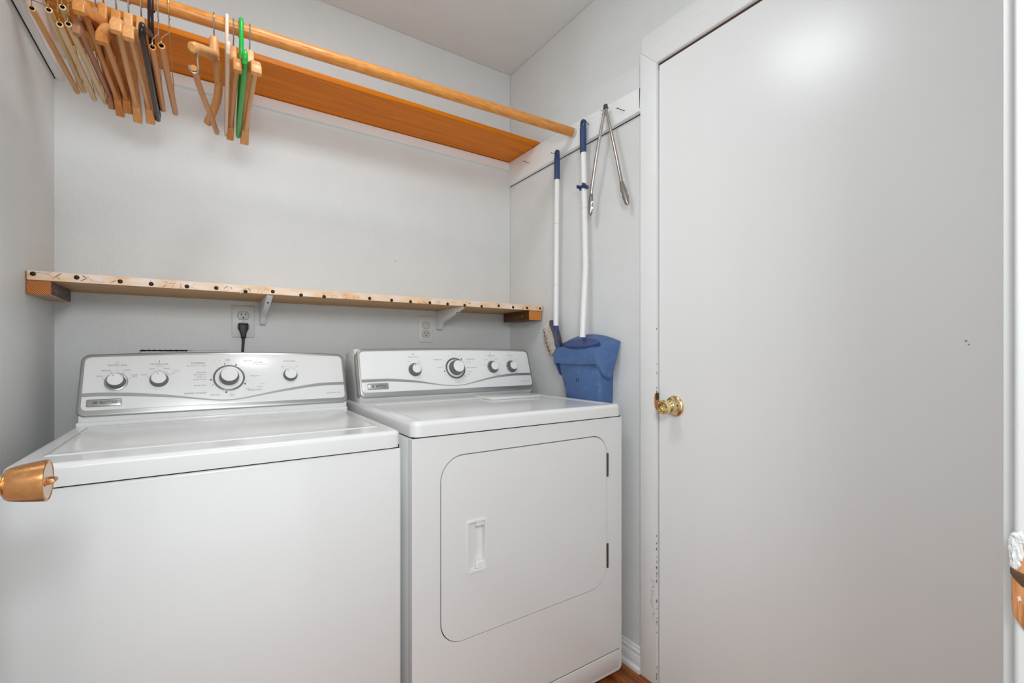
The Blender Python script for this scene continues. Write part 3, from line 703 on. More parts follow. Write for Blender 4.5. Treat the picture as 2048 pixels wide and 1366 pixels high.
console(dy, FD, 0.4285, 1.1500, 0.0060, 1.775, 0.9165, 1.605, 0.1655)
bm = B(); ribbon(bm, FD, [(0.4372, 0.0510, 0.0098), (0.49, 0.0518, 0.0098), (0.5411, 0.0508, 0.0096), (0.6302, 0.0425, 0.0075), (0.6998, 0.0308, 0.0045), (0.745, 0.0240, 0.0030), (0.785, 0.0217, 0.0026), (0.825, 0.0238, 0.0030), (0.8614, 0.0305, 0.0042), (0.9618, 0.0490, 0.0080), (1.0405, 0.0563, 0.0094), (1.09, 0.0575, 0.0098), (1.1412, 0.0570, 0.0098)], 0.0022)
obj('wave_stripe', bm, M['silver_stripe'], dy)
badge(dy, FD, 0.4550, 0.5272, 0.0197, 0.0406)
dial(dy, FD, 0.6310, 0.0865, 0.0245, 0.0222, 0.0160, 0.019, mark=-18)
dial(dy, FD, 0.7940, 0.0890, 0.0305, 0.0295, 0.0222, 0.032, ring=(0.0414, 0.0345))
dial(dy, FD, 0.9610, 0.0912, 0.0250, 0.0225, 0.0162, 0.018, mark=25)
dial(dy, FD, 1.0513, 0.0915, 0.0252, 0.0225, 0.0162, 0.019, mark=-12)
bm = B(); T = lambda *a, **k_: text_into(bm, FD, *a, **k_)
T('WRINKLE PREVENT', 0.6308, 0.1346, 0.0050); T('TIMED DRY', 0.7250, 0.1235, 0.0068); T('SENSOR DRY', 0.8660, 0.1242, 0.0068); T('TEMPERATURE', 0.9605, 0.1378, 0.0052); T('CYCLE SIGNAL', 1.0500, 0.1382, 0.0052)
T('ON', 0.6490, 0.1175, 0.005); T('OFF', 0.6090, 0.1175, 0.005); T('VERY DRY', 0.8440, 0.1125, 0.0046, 'LEFT'); T('ENERGY PREFERRED', 0.8440, 0.0906, 0.0048, 'LEFT'); T('LESS DRY', 0.8440, 0.0750, 0.0048, 'LEFT'); T('DAMP', 0.8400, 0.0630, 0.0048, 'LEFT')
T('AIR FLUFF', 0.7950, 0.0335, 0.0052); T('COOL', 0.7950, 0.1500, 0.005); T('TOUCH UP', 0.7420, 0.0935, 0.0050, 'RIGHT'); T('OFF', 0.822, 0.1405, 0.0045); T('60', 0.757, 0.131, 0.0045); T('50', 0.771, 0.1388, 0.0045); T('70', 0.7485, 0.1195, 0.0045); T('40', 0.786, 0.1425, 0.0045); T('30', 0.803, 0.1425, 0.0045)
T('LOW', 0.925, 0.1005, 0.0046); T('MEDIUM', 0.935, 0.1210, 0.0046); T('HIGH', 0.982, 0.1235, 0.0046); T('AIR', 0.998, 0.1010, 0.0046); T('OFF', 1.027, 0.1195, 0.0046); T('ON', 1.072, 0.1195, 0.0046)
for a in (-74, -55, -38, -24, -10, 0, 10, 60, 92, 108, 122): tick(bm, FD, 0.7940, 0.0890, a, 0.0440, 0.0465, 0.0012)
for a in (-34, 34): tick(bm, FD, 0.6310, 0.0865, a, 0.0275, 0.03, 0.0016)
for a in (-70, -25, 25, 72): tick(bm, FD, 0.9610, 0.0912, a, 0.028, 0.0298, 0.0012)
arc(bm, FD, 0.7940, 0.0890, 0.0480, 138, 245, 0.0007)
obj('lettering', bm, M['print'], dy, smooth=0, kind='stuff')
bm = B(); T('Dependable Care', 1.1080, 0.0270, 0.0070, shear=0.45, sx=0.9); T('press', 1.0500, 0.1265, 0.0040); T('less', 0.9605, 0.1300, 0.0036)
prism(bm, rrect(0.6275, 0.6335, 0.1440, 0.1480, 0.001, 3), lambda x, y, d: FD(x, y, d), 0.0012, 0.0016); prism(bm, rrect(0.9575, 0.9592, 0.1445, 0.1530, 0.0006, 3), lambda x, y, d: FD(x, y, d), 0.0012, 0.0016)
lathe(bm, [(0.0018, 0.0012), (0.0018, 0.0016)], FD(1.0475, 0.1480), FD.n, 10)
obj('fine_print', bm, M['print_soft'], dy, smooth=0, kind='stuff')
bm = B()
for a, w in ((40, 0.0045), (-103, 0.0045), (131, 0.0014)): tick(bm, FD, 0.7940, 0.0890, a, 0.0450, 0.0500 if w > 0.002 else 0.054, w)
obj('cycle_marks', bm, M['ink'], dy, smooth=0, kind='stuff')

# ------------------------------------------------------------------ closet shelf and rod
bm = B(); bx(bm, (XL + 0.0225, 1.640, 2.0035), (1.2345, YB, 2.0225), 0.0015, 1)
o = obj('closet_shelf', bm, M['plank']); o['label'] = 'varnished orange wooden closet plank behind the hanging rod'; o['category'] = 'shelf'
def yr(x): return 1.391 + 0.0437 * (1.216 - x)
ZR = 1.959
bm = B(); tube(bm, [(XL + 0.022, yr(XL + 0.022), ZR), (0.0, yr(0), ZR), (0.6, yr(0.6), ZR), (1.217, yr(1.217), ZR)], 0.0172, 24)
rod = obj('closet_rod', bm, M['rod']); rod['label'] = 'long round wooden clothes rod in front of the plank'; rod['category'] = 'rod'
bm = B(); tube(bm, [(1.205, yr(1.205), ZR), (1.2165, yr(1.2165), ZR)], 0.0179, 24); obj('paint_ring', bm, M['trimbright'], rod)

# ------------------------------------------------------------------ nails on the right rail
for nm, (yy, zz, dz, dyv), lab in (('nail', (1.6935, 1.943, 0.004, 0.006), 'bare nail nearest the plank on the right rail'), ('nail', (1.4880, 1.9060, 0.006, 0.010), 'nail holding the broom on the right rail'),
        ('nail', (1.3060, 1.9560, 0.004, -0.012), 'nail holding the dustpan handle on the right rail'), ('nail', (1.1980, 1.9430, 0.002, 0.006), 'nail holding the steel tongs on the right rail'), ('nail', (1.1250, 1.9310, 0.004, 0.008), 'bare nail between tongs and door casing')):
    bm = B(); tube(bm, [(1.218, yy, zz), (1.1880, yy + dyv, zz + dz)], 0.0012, 8); tube(bm, [(1.1880, yy + dyv, zz + dz), (1.1870, yy + dyv, zz + dz)], 0.0026, 10)
    o = obj(nm, bm, M['nail']); o['label'] = lab; o['category'] = 'nail'; o['group'] = 'nails on the right rail'

# ------------------------------------------------------------------ lower shelf
SY, SZ0, SZ1 = 1.6168, 1.2700, 1.2926
ls = thing('wall_shelf', 'long wooden shelf over the machines, floral paper and dark tacks on its front', 'shelf', (0.43, 1.75, SZ0))
bm = B(); bx(bm, (XL + 0.0015, SY, SZ0), (1.2290, YB, SZ1), 0.0008, 1); obj('board', bm, M['shelfwood'], ls)
bm = B(); prism(bm, rrect(XL + 0.0035, 1.2288, SZ0 + 0.0004, SZ1 + 0.0003, 0.002, 3), XZ, SY, SY - 0.0008); bx(bm, (XL + 0.0035, SY - 0.0006, SZ1), (1.2288, YB, SZ1 + 0.0006)); ep = obj('edge_paper', bm, M['contact'], ls)
tacks = [(-0.3596, 1.2852), (-0.2792, 1.2831), (-0.1928, 1.28), (-0.1269, 1.2786), (-0.046, 1.2752), (0.0246, 1.2762), (0.0994, 1.2712), (0.1734, 1.2764), (0.2547, 1.2709), (0.3247, 1.2706), (0.4746, 1.2743), (0.5531, 1.2729), (0.6243, 1.2718), (0.7, 1.2725),
         (0.7732, 1.2719), (0.8466, 1.2711), (0.9234, 1.2713), (1.0039, 1.2777), (1.0757, 1.2753), (1.1478, 1.2791), (1.2176, 1.2805)]
tp = None
for x, z in tacks:
    z += 0.0028 if z < 1.2785 else 0.0
    if tp is None:
        bm = B(); lathe(bm, [(0.0056, 0), (0.0056, 0.0006), (0.0046, 0.0018), (0.0026, 0.0027), (0, 0.0030)], (x, SY - 0.0007, z), (0, -1, 0), 18); tp = obj('upholstery_tack', bm, M['tack'], ls); x0, z0 = x, z
    else:
        c = tp.copy(); COL.objects.link(c); c.parent = ls; c.location = tp.location + Vector((x - x0, 0, z - z0))
def stroke(bm, pts, w0, w1=None, y=SY - 0.0008):
    """a thin printed line or leaf: width w0 in the middle, tapering when w1 is given."""
    n = len(pts); L = []; R = []
    for i, (x, z) in enumerate(pts):
        a = pts[max(0, i - 1)]; b = pts[min(n - 1, i + 1)]; dx, dz = b[0] - a[0], b[1] - a[1]; l = sqrt(dx * dx + dz * dz) or 1
        w = w0 if w1 is None else w1 + (w0 - w1) * sin(pi * i / (n - 1))
        L.append((x - dz / l * w / 2, z + dx / l * w / 2)); R.append((x + dz / l * w / 2, z - dx / l * w / 2))
    cl = lambda p: (p[0], min(max(p[1], SZ0 + 0.0005), SZ1))
    prism(bm, [cl(p) for p in L] + [cl(p) for p in R[::-1]], XZ, y, y - 0.00025)
def leaf(bm, a, b, w, bend=0.0):
    n = 8; dx, dz = b[0] - a[0], b[1] - a[1]
    stroke(bm, [(a[0] + dx * i / n - dz * bend * sin(pi * i / n), a[1] + dz * i / n + dx * bend * sin(pi * i / n)) for i in range(n + 1)], w, 0.0002)
bm = B()
for p, w in (
    ([(-0.3541, 1.2883), (-0.3464, 1.2886), (-0.3381, 1.2881), (-0.3321, 1.2858), (-0.3279, 1.282), (-0.3237, 1.2774), (-0.3219, 1.2742)], 0.0007),
    ([(-0.3523, 1.2934), (-0.3417, 1.2932), (-0.3363, 1.2908), (-0.3321, 1.2858)], 0.0005),
    ([(-0.3237, 1.2774), (-0.3177, 1.2829)], 0.0008),
    ([(-0.3288, 1.2861), (-0.3285, 1.2903), (-0.3249, 1.2927)], 0.0005),
    ([(-0.3689, 1.2816), (-0.3651, 1.2827)], 0.001),
    ([(-0.2578, 1.2891), (-0.2542, 1.2824), (-0.251, 1.2792), (-0.2457, 1.2761), (-0.2373, 1.2747), (-0.2244, 1.2744)], 0.0007),
    ([(-0.251, 1.2792), (-0.2515, 1.2731)], 0.0005),
    ([(-0.2157, 1.2729), (-0.2103, 1.277)], 0.0006),
    ([(-0.1288, 1.289), (-0.1276, 1.2831)], 0.001),
    ([(-0.2796, 1.2906), (-0.2796, 1.2885)], 0.0012),
    ([(-0.1003, 1.2884), (-0.0943, 1.2851), (-0.0894, 1.2833), (-0.0797, 1.2841), (-0.0748, 1.286)], 0.0007),
    ([(-0.0815, 1.2703), (-0.0754, 1.2791)], 0.0005),
    ([(-0.0852, 1.2827), (-0.0778, 1.284), (-0.0717, 1.2868)], 0.0006),
    ([(-0.0827, 1.27), (-0.0729, 1.286)], 0.0006),
    ([(-0.0606, 1.2862), (-0.0606, 1.2755), (-0.063, 1.27)], 0.001),
    ([(-0.0606, 1.2755), (-0.0543, 1.2691)], 0.0012),
    ([(0.0224, 1.2859), (0.0231, 1.2804)], 0.001),
    ([(0.0831, 1.2656), (0.1015, 1.2848)], 0.001),
    ([(0.1029, 1.2849), (0.12, 1.2862)], 0.0006),
    ([(0.1323, 1.2665), (0.133, 1.2773), (0.1367, 1.285)], 0.0007),
    ([(0.1418, 1.2671), (0.144, 1.2798), (0.1462, 1.2849)], 0.0007),
    ([(0.1491, 1.2851), (0.1595, 1.2851), (0.1625, 1.2811)], 0.001),
    ([(0.3227, 1.2843), (0.3244, 1.2764)], 0.001),
    ([(0.4744, 1.2855), (0.4747, 1.279)], 0.001),
    ([(0.6236, 1.2853), (0.624, 1.2773)], 0.0008),
    ([(0.774, 1.2864), (0.7743, 1.278)], 0.0008),
    ([(0.6724, 1.2639), (0.6716, 1.272), (0.6742, 1.273)], 0.0009),
    ([(0.6768, 1.2666), (0.6961, 1.2677), (0.7157, 1.2696), (0.7264, 1.2769), (0.7337, 1.2848)], 0.0012),
    ([(0.9236, 1.2869), (0.926, 1.2773)], 0.001),
    ([(1.0743, 1.2883), (1.0756, 1.2791)], 0.001),
    ([(1.1491, 1.2749), (1.17, 1.2747), (1.1865, 1.2822), (1.1948, 1.2893)], 0.0009)): stroke(bm, p, w)
for a, b, w, k in (
    ((-0.3213, 1.2789), (-0.3064, 1.292), 0.0024, 0),
    ((-0.3186, 1.2803), (-0.3101, 1.2744), 0.0016, 0.12),
    ((-0.2688, 1.2902), (-0.2584, 1.2846), 0.003, -0.15),
    ((-0.2729, 1.2735), (-0.2578, 1.2838), 0.0028, 0),
    ((-0.2125, 1.2758), (-0.1999, 1.2821), 0.0022, 0),
    ((-0.1024, 1.2714), (-0.0931, 1.2792), 0.0022, 0),
    ((-0.0692, 1.2684), (-0.0618, 1.2711), 0.002, 0),
    ((0.0432, 1.2775), (0.0569, 1.2865), 0.002, 0.1),
    ((0.0593, 1.2861), (0.0648, 1.2791), 0.0022, 0),
    ((0.1036, 1.2833), (0.1124, 1.2733), 0.0026, 0.2),
    ((0.662, 1.2739), (0.669, 1.2678), 0.002, 0),
    ((0.669, 1.2836), (0.6917, 1.2674), 0.0022, 0),
    ((0.7328, 1.2736), (0.7431, 1.2832), 0.0022, 0),
    ((0.7282, 1.274), (0.7418, 1.2647), 0.0018, 0),
    ((1.1394, 1.2857), (1.1502, 1.2761), 0.003, 0),
    ((1.1936, 1.2803), (1.2067, 1.2913), 0.0012, 0),
    ((1.1948, 1.2811), (1.2067, 1.2702), 0.0012, 0),
    ((0.9899, 1.2871), (1.0219, 1.2835), 0.0012, 0.1)): leaf(bm, a, b, w, k)
for x, z, s in ((-0.3312, 1.29, 0.0006), (-0.2573, 1.2786, 0.0006), (-0.0924, 1.2868, 0.0009), (-0.031, 1.2863, 0.0008), (-0.0252, 1.2868, 0.0008), (-0.0342, 1.2768, 0.0011), (-0.024, 1.2729, 0.0009), (-0.0252, 1.279, 0.0006), (-0.0188, 1.2717, 0.0005), (-0.0297, 1.2825, 0.0005), (0.0888, 1.2757, 0.0008)): stroke(bm, [(x - s, z), (x, z), (x + s, z)], 2 * s)
obj('printed_vine', bm, M['motif'], ep, smooth=0, kind='stuff')
bm = B()
for a, b, w, k in (
    ((0.3592, 1.2756), (0.3698, 1.2753), 0.0016, 0),
    ((0.3579, 1.2735), (0.3631, 1.269), 0.0016, 0),
    ((0.3556, 1.2732), (0.3516, 1.2678), 0.0016, 0),
    ((0.3541, 1.2749), (0.3439, 1.2726), 0.0016, 0),
    ((0.3544, 1.2773), (0.3456, 1.2798), 0.0016, 0),
    ((0.3564, 1.2786), (0.3555, 1.2841), 0.0016, 0),
    ((0.3585, 1.2779), (0.3662, 1.2823), 0.0016, 0),
    ((0.4316, 1.2776), (0.4427, 1.2773), 0.0016, 0),
    ((0.4302, 1.2755), (0.4356, 1.2708), 0.0016, 0),
    ((0.4278, 1.2752), (0.4236, 1.2696), 0.0016, 0),
    ((0.4262, 1.2769), (0.4155, 1.2745), 0.0016, 0),
    ((0.4265, 1.2793), (0.4173, 1.2819), 0.0016, 0),
    ((0.4286, 1.2807), (0.4276, 1.2863), 0.0016, 0),
    ((0.4309, 1.28), (0.439, 1.2845), 0.0016, 0),
    ((0.3809, 1.2838), (0.3896, 1.2681), 0.0008, 0),
    ((0.3852, 1.2823), (0.3949, 1.2839), 0.002, 0),
    ((0.3896, 1.2681), (0.3993, 1.2787), 0.002, 0),
    ((0.3914, 1.27), (0.4064, 1.2664), 0.0018, 0),
    ((0.3826, 1.2691), (0.3905, 1.2663), 0.0014, 0),
    ((0.656, 1.2792), (0.6577, 1.2614), 0.005, 0),
    ((0.8172, 1.2711), (0.8229, 1.2688), 0.0014, 0),
    ((0.8229, 1.2697), (0.8287, 1.2726), 0.0014, 0),
    ((0.8598, 1.2797), (0.8755, 1.2858), 0.0026, 0),
    ((0.8657, 1.2844), (0.8745, 1.2788), 0.0024, 0),
    ((0.85, 1.2861), (0.8637, 1.2857), 0.0012, 0),
    ((1.1284, 1.2819), (1.1284, 1.2726), 0.0018, 0),
    ((1.1204, 1.2703), (1.1329, 1.2728), 0.0014, 0)): leaf(bm, a, b, w, k)
obj('printed_flowers', bm, M['motif_orange'], ep, smooth=0, kind='stuff')
bm = B(); tube(bm, [(0.0867, SY - 0.001, SZ0 + 0.002), (0.0867, SY - 0.0012, SZ0 - 0.0005), (0.0868, SY + 0.004, SZ0 - 0.0005), (0.0868, SY + 0.028, SZ0 - 0.0004)], 0.0011, 8); obj('paint_drip', bm, M['motif_white'], ep)


# end blocks under the shelf
def endface(n, c): return 1 if n.y < -0.7 else (2 if n.z < -0.7 else 0)
bm = B(); bx(bm, (-0.3725, SY + 0.002, 1.2345), (-0.3275, 1.822, SZ0), 0.0008, 1)
o = obj('support_block', bm, [M['greywood'], M['endgrain'], M['pinkwood']], matfn=endface); o['label'] = 'wood block with curved end grain under the shelf by the left wall'; o['category'] = 'block'
bm = B(); tube(bm, [(-0.3278, 1.665, 1.250), (-0.3268, 1.665, 1.250)], 0.0035, 10); obj('nail_hole', bm, M['rawwood'], o)
bm = B(); bx(bm, (1.161, SY + 0.002, 1.2285), (1.2275, 1.8254, SZ0), 0.0015, 1)
o = obj('support_block', bm, [M['darkwood'], M['orangeend'], M['darkwood']], matfn=endface); o['label'] = 'dark-sided block with orange end under the shelf by right wall'; o['category'] = 'block'
bm = B(); tube(bm, [(1.1612, 1.672, 1.2485), (1.1600, 1.672, 1.2485)], 0.0042, 12); obj('screw', bm, M['brass'], o)

# brackets
BP = [(YB, SZ0), (1.640, SZ0), (1.640, 1.2655), (1.672, 1.2560), (1.715, 1.2445), (1.745, 1.2370), (1.775, 1.2290), (1.800, 1.2230), (1.818, 1.2185), (1.832, 1.2120), (1.838, 1.2040), (1.846, 1.1960), (1.850, 1.1900), (YB, 1.1885)]
for x0, lab in ((0.1590, 'pale painted corbel bracket beside the plugged-in outlet'), (0.8425, 'pale painted corbel bracket beside the unplugged outlet')):
    b = thing('shelf_bracket', lab, 'bracket', (x0 + 0.0085, YB, 1.1885), 0, 'brackets under the lower shelf')
    bm = B(); prism(bm, BP, YZ, x0, x0 + 0.0172, bev=0.0012, seg=2, bev_both=True); obj('corbel', bm, M['trim'], b)
    bm = B(); lathe(bm, [(0.0034, -0.004), (0.0034, 0.0012), (0.0018, 0.002), (0, 0.002)], (x0 + 0.0082, 1.690, 1.2505), (0, -0.25, -0.97), 12); obj('screw', bm, M['nail'], b)

# outlets
def outlet(x0, x1, z0, z1, label, zs, capped, y=YB):
    o = thing('wall_outlet', label, 'outlet', ((x0 + x1) / 2, y, (z0 + z1) / 2), 0, 'outlets under the lower shelf')
    cx = (x0 + x1) / 2
    bm = B(); prism(bm, rrect(x0, x1, z0, z1, 0.002, 3), XZ, y, y - 0.0055, bev=0.0022, seg=3); obj('cover_plate', bm, M['outletplate'], o)
    for i, zc in enumerate(zs):
        bm = B(); r = 0.0175
        pts = [(cx + r * cos(2 * pi * k / 28), zc + min(max(r * sin(2 * pi * k / 28), -0.0142), 0.0142)) for k in range(28)]
        prism(bm, pts, XZ, y - 0.003, y - 0.0072, bev=0.0009, seg=2)
        sk = obj('socket', bm, M['outlet'], o)
        bm = B(); prism(bm, [((a - cx) * 1.07 + cx, (b - zc) * 1.07 + zc) for a, b in pts], XZ, y - 0.0052, y - 0.0057, holes=[pts[::-1]]); obj('socket_gap', bm, M['print'], sk, smooth=0)
        if not (capped and i == 0):
            bm = B()
            bx(bm, (cx - 0.0075, y - 0.0076, zc - 0.0005), (cx - 0.0055, y - 0.007, zc + 0.0085)); bx(bm, (cx + 0.0055, y - 0.0076, zc + 0.0005), (cx + 0.0075, y - 0.007, zc + 0.0078)); lathe(bm, [(0.0026, 0), (0.0026, 0.0006)], (cx, y - 0.007, zc - 0.0075), (0, -1, 0), 12)
            obj('slots', bm, M['gap'], sk, smooth=0, kind='stuff')
    bm = B(); lathe(bm, [(0.003, 0), (0.003, 0.0008), (0.0015, 0.0015), (0, 0.0016)], (cx, y - 0.0053, (zs[0] + zs[1]) / 2), (0, -1, 0), 14); obj('screw', bm, M['outlet'], o)
    return o
outlet(0.0740, 0.1430, 1.1423, 1.2525, 'white wall outlet with a black plug in its lower socket', (1.2180, 1.1790), False)
outlet(0.7608, 0.8285, 1.1322, 1.2446, 'white wall outlet with blanked upper socket, nothing plugged in', (1.2060, 1.1690), True)
# plug and cord
pl = thing('power_cord', 'black power cord plugged into outlet above the washer', 'cord', (0.1075, 1.86, 1.09))
bm = B()
px, py = 0.1080, YB - 0.0075
prism(bm, [(-0.0145, 0.011), (0.0145, 0.011), (0.0150, 0.009), (0.0148, -0.008), (0.0105, -0.018), (0.0080, -0.030), (0.0075, -0.040), (-0.0065, -0.040), (-0.0075, -0.030), (-0.0108, -0.018), (-0.0152, -0.008), (-0.0150, 0.009)],
      lambda a, b, d: Vector((px + a, d, 1.1790 + b)), py, py - 0.022, bev=0.004, seg=3)
obj('plug', bm, M['black'], pl)
bm = B(); tube(bm, [(px + 0.0005, py - 0.011, 1.142), (px - 0.0005, py - 0.012, 1.12), (px - 0.002, py - 0.013, 1.10), (px - 0.003, py - 0.014, 1.06), (px - 0.003, py - 0.016, 0.95), (px + 0.01, py - 0.02, 0.7)], 0.0042, 12); obj('cable', bm, M['black'], pl)

# ------------------------------------------------------------------ broom, dustpan, tongs on the right wall
t_ = thing('broom', 'white-handled broom with navy grip hanging left of the dustpan', 'broom', (1.198, 1.475, 1.05))
bx0, by0 = 1.197, 1.4735
bm = B(); tube(bm, [(bx0, by0, 1.7955), (bx0, by0 + 0.0025, 1.615)], 0.0100, 16); tube(bm, [(bx0, by0 + 0.0025, 1.6145), (bx0, by0 + 0.0055, 1.363)], 0.0104, 16); tube(bm, [(bx0, by0 + 0.0055, 1.3625), (bx0, by0 + 0.0075, 1.19)], 0.0107, 16)
obj('pole', bm, M['polewhite'], t_)
for zz, oy in ((1.615, 0.0025), (1.363, 0.0055)): bm = B(); tube(bm, [(bx0, by0 + oy, zz - 0.0008), (bx0, by0 + oy, zz + 0.0008)], 0.01085, 16); obj('joint_ring', bm, M['outlet'], t_)
def grip(parent, x, y, z0, z1, r, hole_z):
    bm = B()
    n = 26; prof = []
    tube(bm, [(x, y, z0), (x, y, z0 + 0.003), (x, y, z0 + (z1 - z0) * 0.5), (x, y, z1 - 0.034)], [r * 0.96, r, r, r], 20)
    tabo = [(r * cos(a), (z1 - 0.034) + 0.034 - r * 1.0 + r * sin(a)) for a in [pi * k / 12 for k in range(13)]]
    out = [(y + r, z1 - 0.036)] + [(y + a, b) for a, b in tabo] + [(y - r, z1 - 0.036)]
    hol = [(y + 0.0058 * cos(2 * pi * k / 16), hole_z + 0.0115 * sin(2 * pi * k / 16)) for k in range(16)]
    prism(bm, out, YZ, x - 0.0040, x + 0.0040, holes=[hol[::-1]])
    obj('grip', bm, M['grip'], parent, smooth=45)
grip(t_, bx0, by0, 1.7955, 1.9170, 0.0118, 1.900)
bm = B(); tube(bm, [(bx0, by0 + 0.007, 1.198), (bx0, by0 + 0.007, 1.175), (bx0, by0 + 0.004, 1.150), (bx0, by0 - 0.006, 1.12), (bx0, by0 - 0.016, 1.09)], [0.0112, 0.0112, 0.0108, 0.0098, 0.009], 14)
obj('ferrule', bm, M['grip'], t_)
# head: bar from top-left down to lower right, bristles to the left
h0, h1 = Vector((1.196, 1.5100, 1.2200)), Vector((1.203, 1.4690, 1.1050))
bm = B(); hd = [h0 + (h1 - h0) * (i / 8) + Vector((0, 0.010 * sin(pi * i / 8) * -1, 0)) for i in range(9)]
tube(bm, hd, [0.0055] + [0.0100] * 7 + [0.0055], 12, flat=1.9); obj('head', bm, M['headdark'], t_)
bm = B(); R_ = random.Random(11); bd = (h1 - h0).normalized(); perp = Vector((0, 0.84, -0.54))
for i in range(300):
    t = R_.random(); a = h0.lerp(h1, t) + Vector((R_.uniform(-0.012, 0.014), 0.004, 0)); L = R_.uniform(0.056, 0.070) * (0.86 + 0.14 * sin(pi * t))
    d = (perp + bd * (0.10 - 0.02 * t) + Vector((R_.uniform(-0.06, 0.06), R_.uniform(-0.07, 0.07), R_.uniform(-0.07, 0.07)))).normalized()
    p = [a, a + d * L * 0.78, a + d * L]
    w = 0.00055; s_ = d.cross(Vector((1, 0, 0))).normalized() * w; q = Vector((w, 0, 0))
    vs = [[bm.verts.new(x + k) for k in (s_, q - s_ * 0.5, -q - s_ * 0.5)] for x in p]
    for j, (u0, u1) in enumerate(zip(vs, vs[1:])):
        for k in range(3):
            f = bm.faces.new((u0[k], u0[(k + 1) % 3], u1[(k + 1) % 3], u1[k])); f.material_index = j
obj('bristles', bm, [M['bristle'], M['bristletip']], t_, smooth=0, kind='stuff')

dp = thing('dustpan', 'blue lidded dustpan with white upright handle hanging beside the dryer', 'dustpan', (1.2, 1.29, 0.80))
def quad_loft(bm, secs):
    rs = [[bm.verts.new(p) for p in s] for s in secs]; n = len(rs[0])
    for a, b in zip(rs, rs[1:]):
        for k in range(n): bm.faces.new((a[k], a[(k + 1) % n], b[(k + 1) % n], b[k]))
    bm.faces.new(rs[0][::-1]); bm.faces.new(rs[-1])
bm = B()
secs = []
for z, xf, ya, yb in ((0.78, 1.178, 1.215, 1.372), (0.90, 1.1705, 1.1985, 1.388), (0.94, 1.1680, 1.1960, 1.394), (1.00, 1.1615, 1.1945, 1.410), (1.05, 1.1560, 1.1940, 1.424), (1.085, 1.1600, 1.1950, 1.430)):
    r = 0.012; xb = 1.2325
    c = [(xb, ya + 0.002), (xf + r, ya), (xf + r * 0.3, ya + r * 0.3), (xf, ya + r), (xf - 0.003, (ya + yb) / 2), (xf, yb - r), (xf + r * 0.3, yb - r * 0.3), (xf + r, yb), (xb, yb - 0.002)]
    secs.append([Vector((x, y, z)) for x, y in c])
quad_loft(bm, secs); obj('bin', bm, M['dustpan'], dp, smooth=50)
# hood: curved flap over the bin, with pointed ears at both sides
bm = B(); secs = []
NS = 18
def yr_(x): return 1.190 - 0.33 * (x - 1.14)
def yl_(x): return 1.425 + 0.30 * (x - 1.14) + max(0, (x - 1.215)) * 2.0
for i in range(NS + 1):
    f = i / NS; ar = 1 - (2 * f - 1) ** 2
    zt = 1.1285 + 0.0315 * ar - 0.006 * f
    prof = [(1.2320, zt), (1.2270, zt + 0.0012), (1.2050, zt - 0.0105), (1.1750, zt - 0.0240 - 0.002 * ar), (1.1520, 1.1040 + 0.009 * ar), (1.1410, 1.0910 + 0.005 * ar), (1.1375, 1.075), (1.1405, 1.057 - 0.003 * ar), (1.1445, 1.0475 - 0.004 * ar),
            (1.1490, 1.0480 - 0.004 * ar), (1.1500, 1.06), (1.1600, 1.085), (1.2320, 1.1215)]
    secs.append([Vector((x, yr_(x) + (yl_(x) - yr_(x)) * f, z)) for x, z in prof])
quad_loft(bm, secs)
hd_ = obj('hood', bm, M['dustpan'], dp, smooth=45)
ear = [(1.2320, 1.1275), (1.2270, 1.1285), (1.2050, 1.117), (1.175, 1.1035), (1.152, 1.103), (1.141, 1.090), (1.1375, 1.075), (1.1405, 1.057), (1.1450, 1.0465), (1.163, 1.022), (1.176, 1.003), (1.187, 0.996), (1.197, 0.9990), (1.2020, 1.009), (1.2090, 1.035), (1.2200, 1.075)]
for fn in (yr_, yl_):
    sg = -1 if fn is yr_ else 1
    bm = B(); prism(bm, ear, lambda a, b, d: Vector((a, fn(a) + sg * d, b)), -0.010, 0.0012, bev=0.0015, seg=2); obj('ear', bm, M['dustpan'], hd_)
bm = B(); lathe(bm, [(0.0105, 0), (0.0105, 0.003), (0.009, 0.0045), (0, 0.005)], (1.1885, 1.1725, 1.0120), (-0.3, -1, 0), 24); obj('pivot_button', bm, M['dustpan'], dp)
# oval dark pocket where the pole enters
bm = B(); cxn = Vector((1.1630, 1.296, 1.1260)); tx = Vector((0, 1, 0)); nrm = Vector((-0.52, 0, 0.85)); up = tx.cross(nrm)
pts = [(0.096 * cos(2 * pi * k / 40), 0.030 * sin(2 * pi * k / 40)) for k in range(40)]
prism(bm, pts, lambda a, b, d: cxn + tx * a + up * b + nrm * (d - 0.10 * a * a * 4), -0.010, 0.0010, bev=0.0006, seg=1); obj('socket_rim', bm, M['dustpandark'], dp)
bm = B()
for dyv in (-0.0055, 0.0055):
    bx(bm, (1.1596, 1.308 + dyv - 0.0011, 0.979), (1.1640, 1.308 + dyv + 0.0011, 0.992))
obj('drain_slots', bm, M['gap'], dp, smooth=0, kind='stuff')
hx = 1.197
def hy(z): return 1.3185 - (1.974 - z) * 0.0275
P_ = [1.8480, 1.70, 1.662]
bm = B(); tube(bm, [(hx, hy(1.849), 1.849), (hx, hy(1.635), 1.635)], 0.0106, 16); tube(bm, [(hx, hy(1.6345), 1.6345), (hx, hy(1.405), 1.405)], 0.0110, 16); tube(bm, [(hx - 0.001, hy(1.4045), 1.4045), (hx - 0.022, hy(1.145), 1.145)], 0.0114, 16); obj('pole', bm, M['polewhite'], dp)
for zz in (1.635, 1.405): bm = B(); tube(bm, [(hx, hy(zz), zz - 0.0009), (hx, hy(zz), zz + 0.0009)], 0.0116, 16); obj('joint_ring', bm, M['outlet'], dp)
grip(dp, hx, hy(1.91), 1.8480, 1.9760, 0.0125, 1.957)
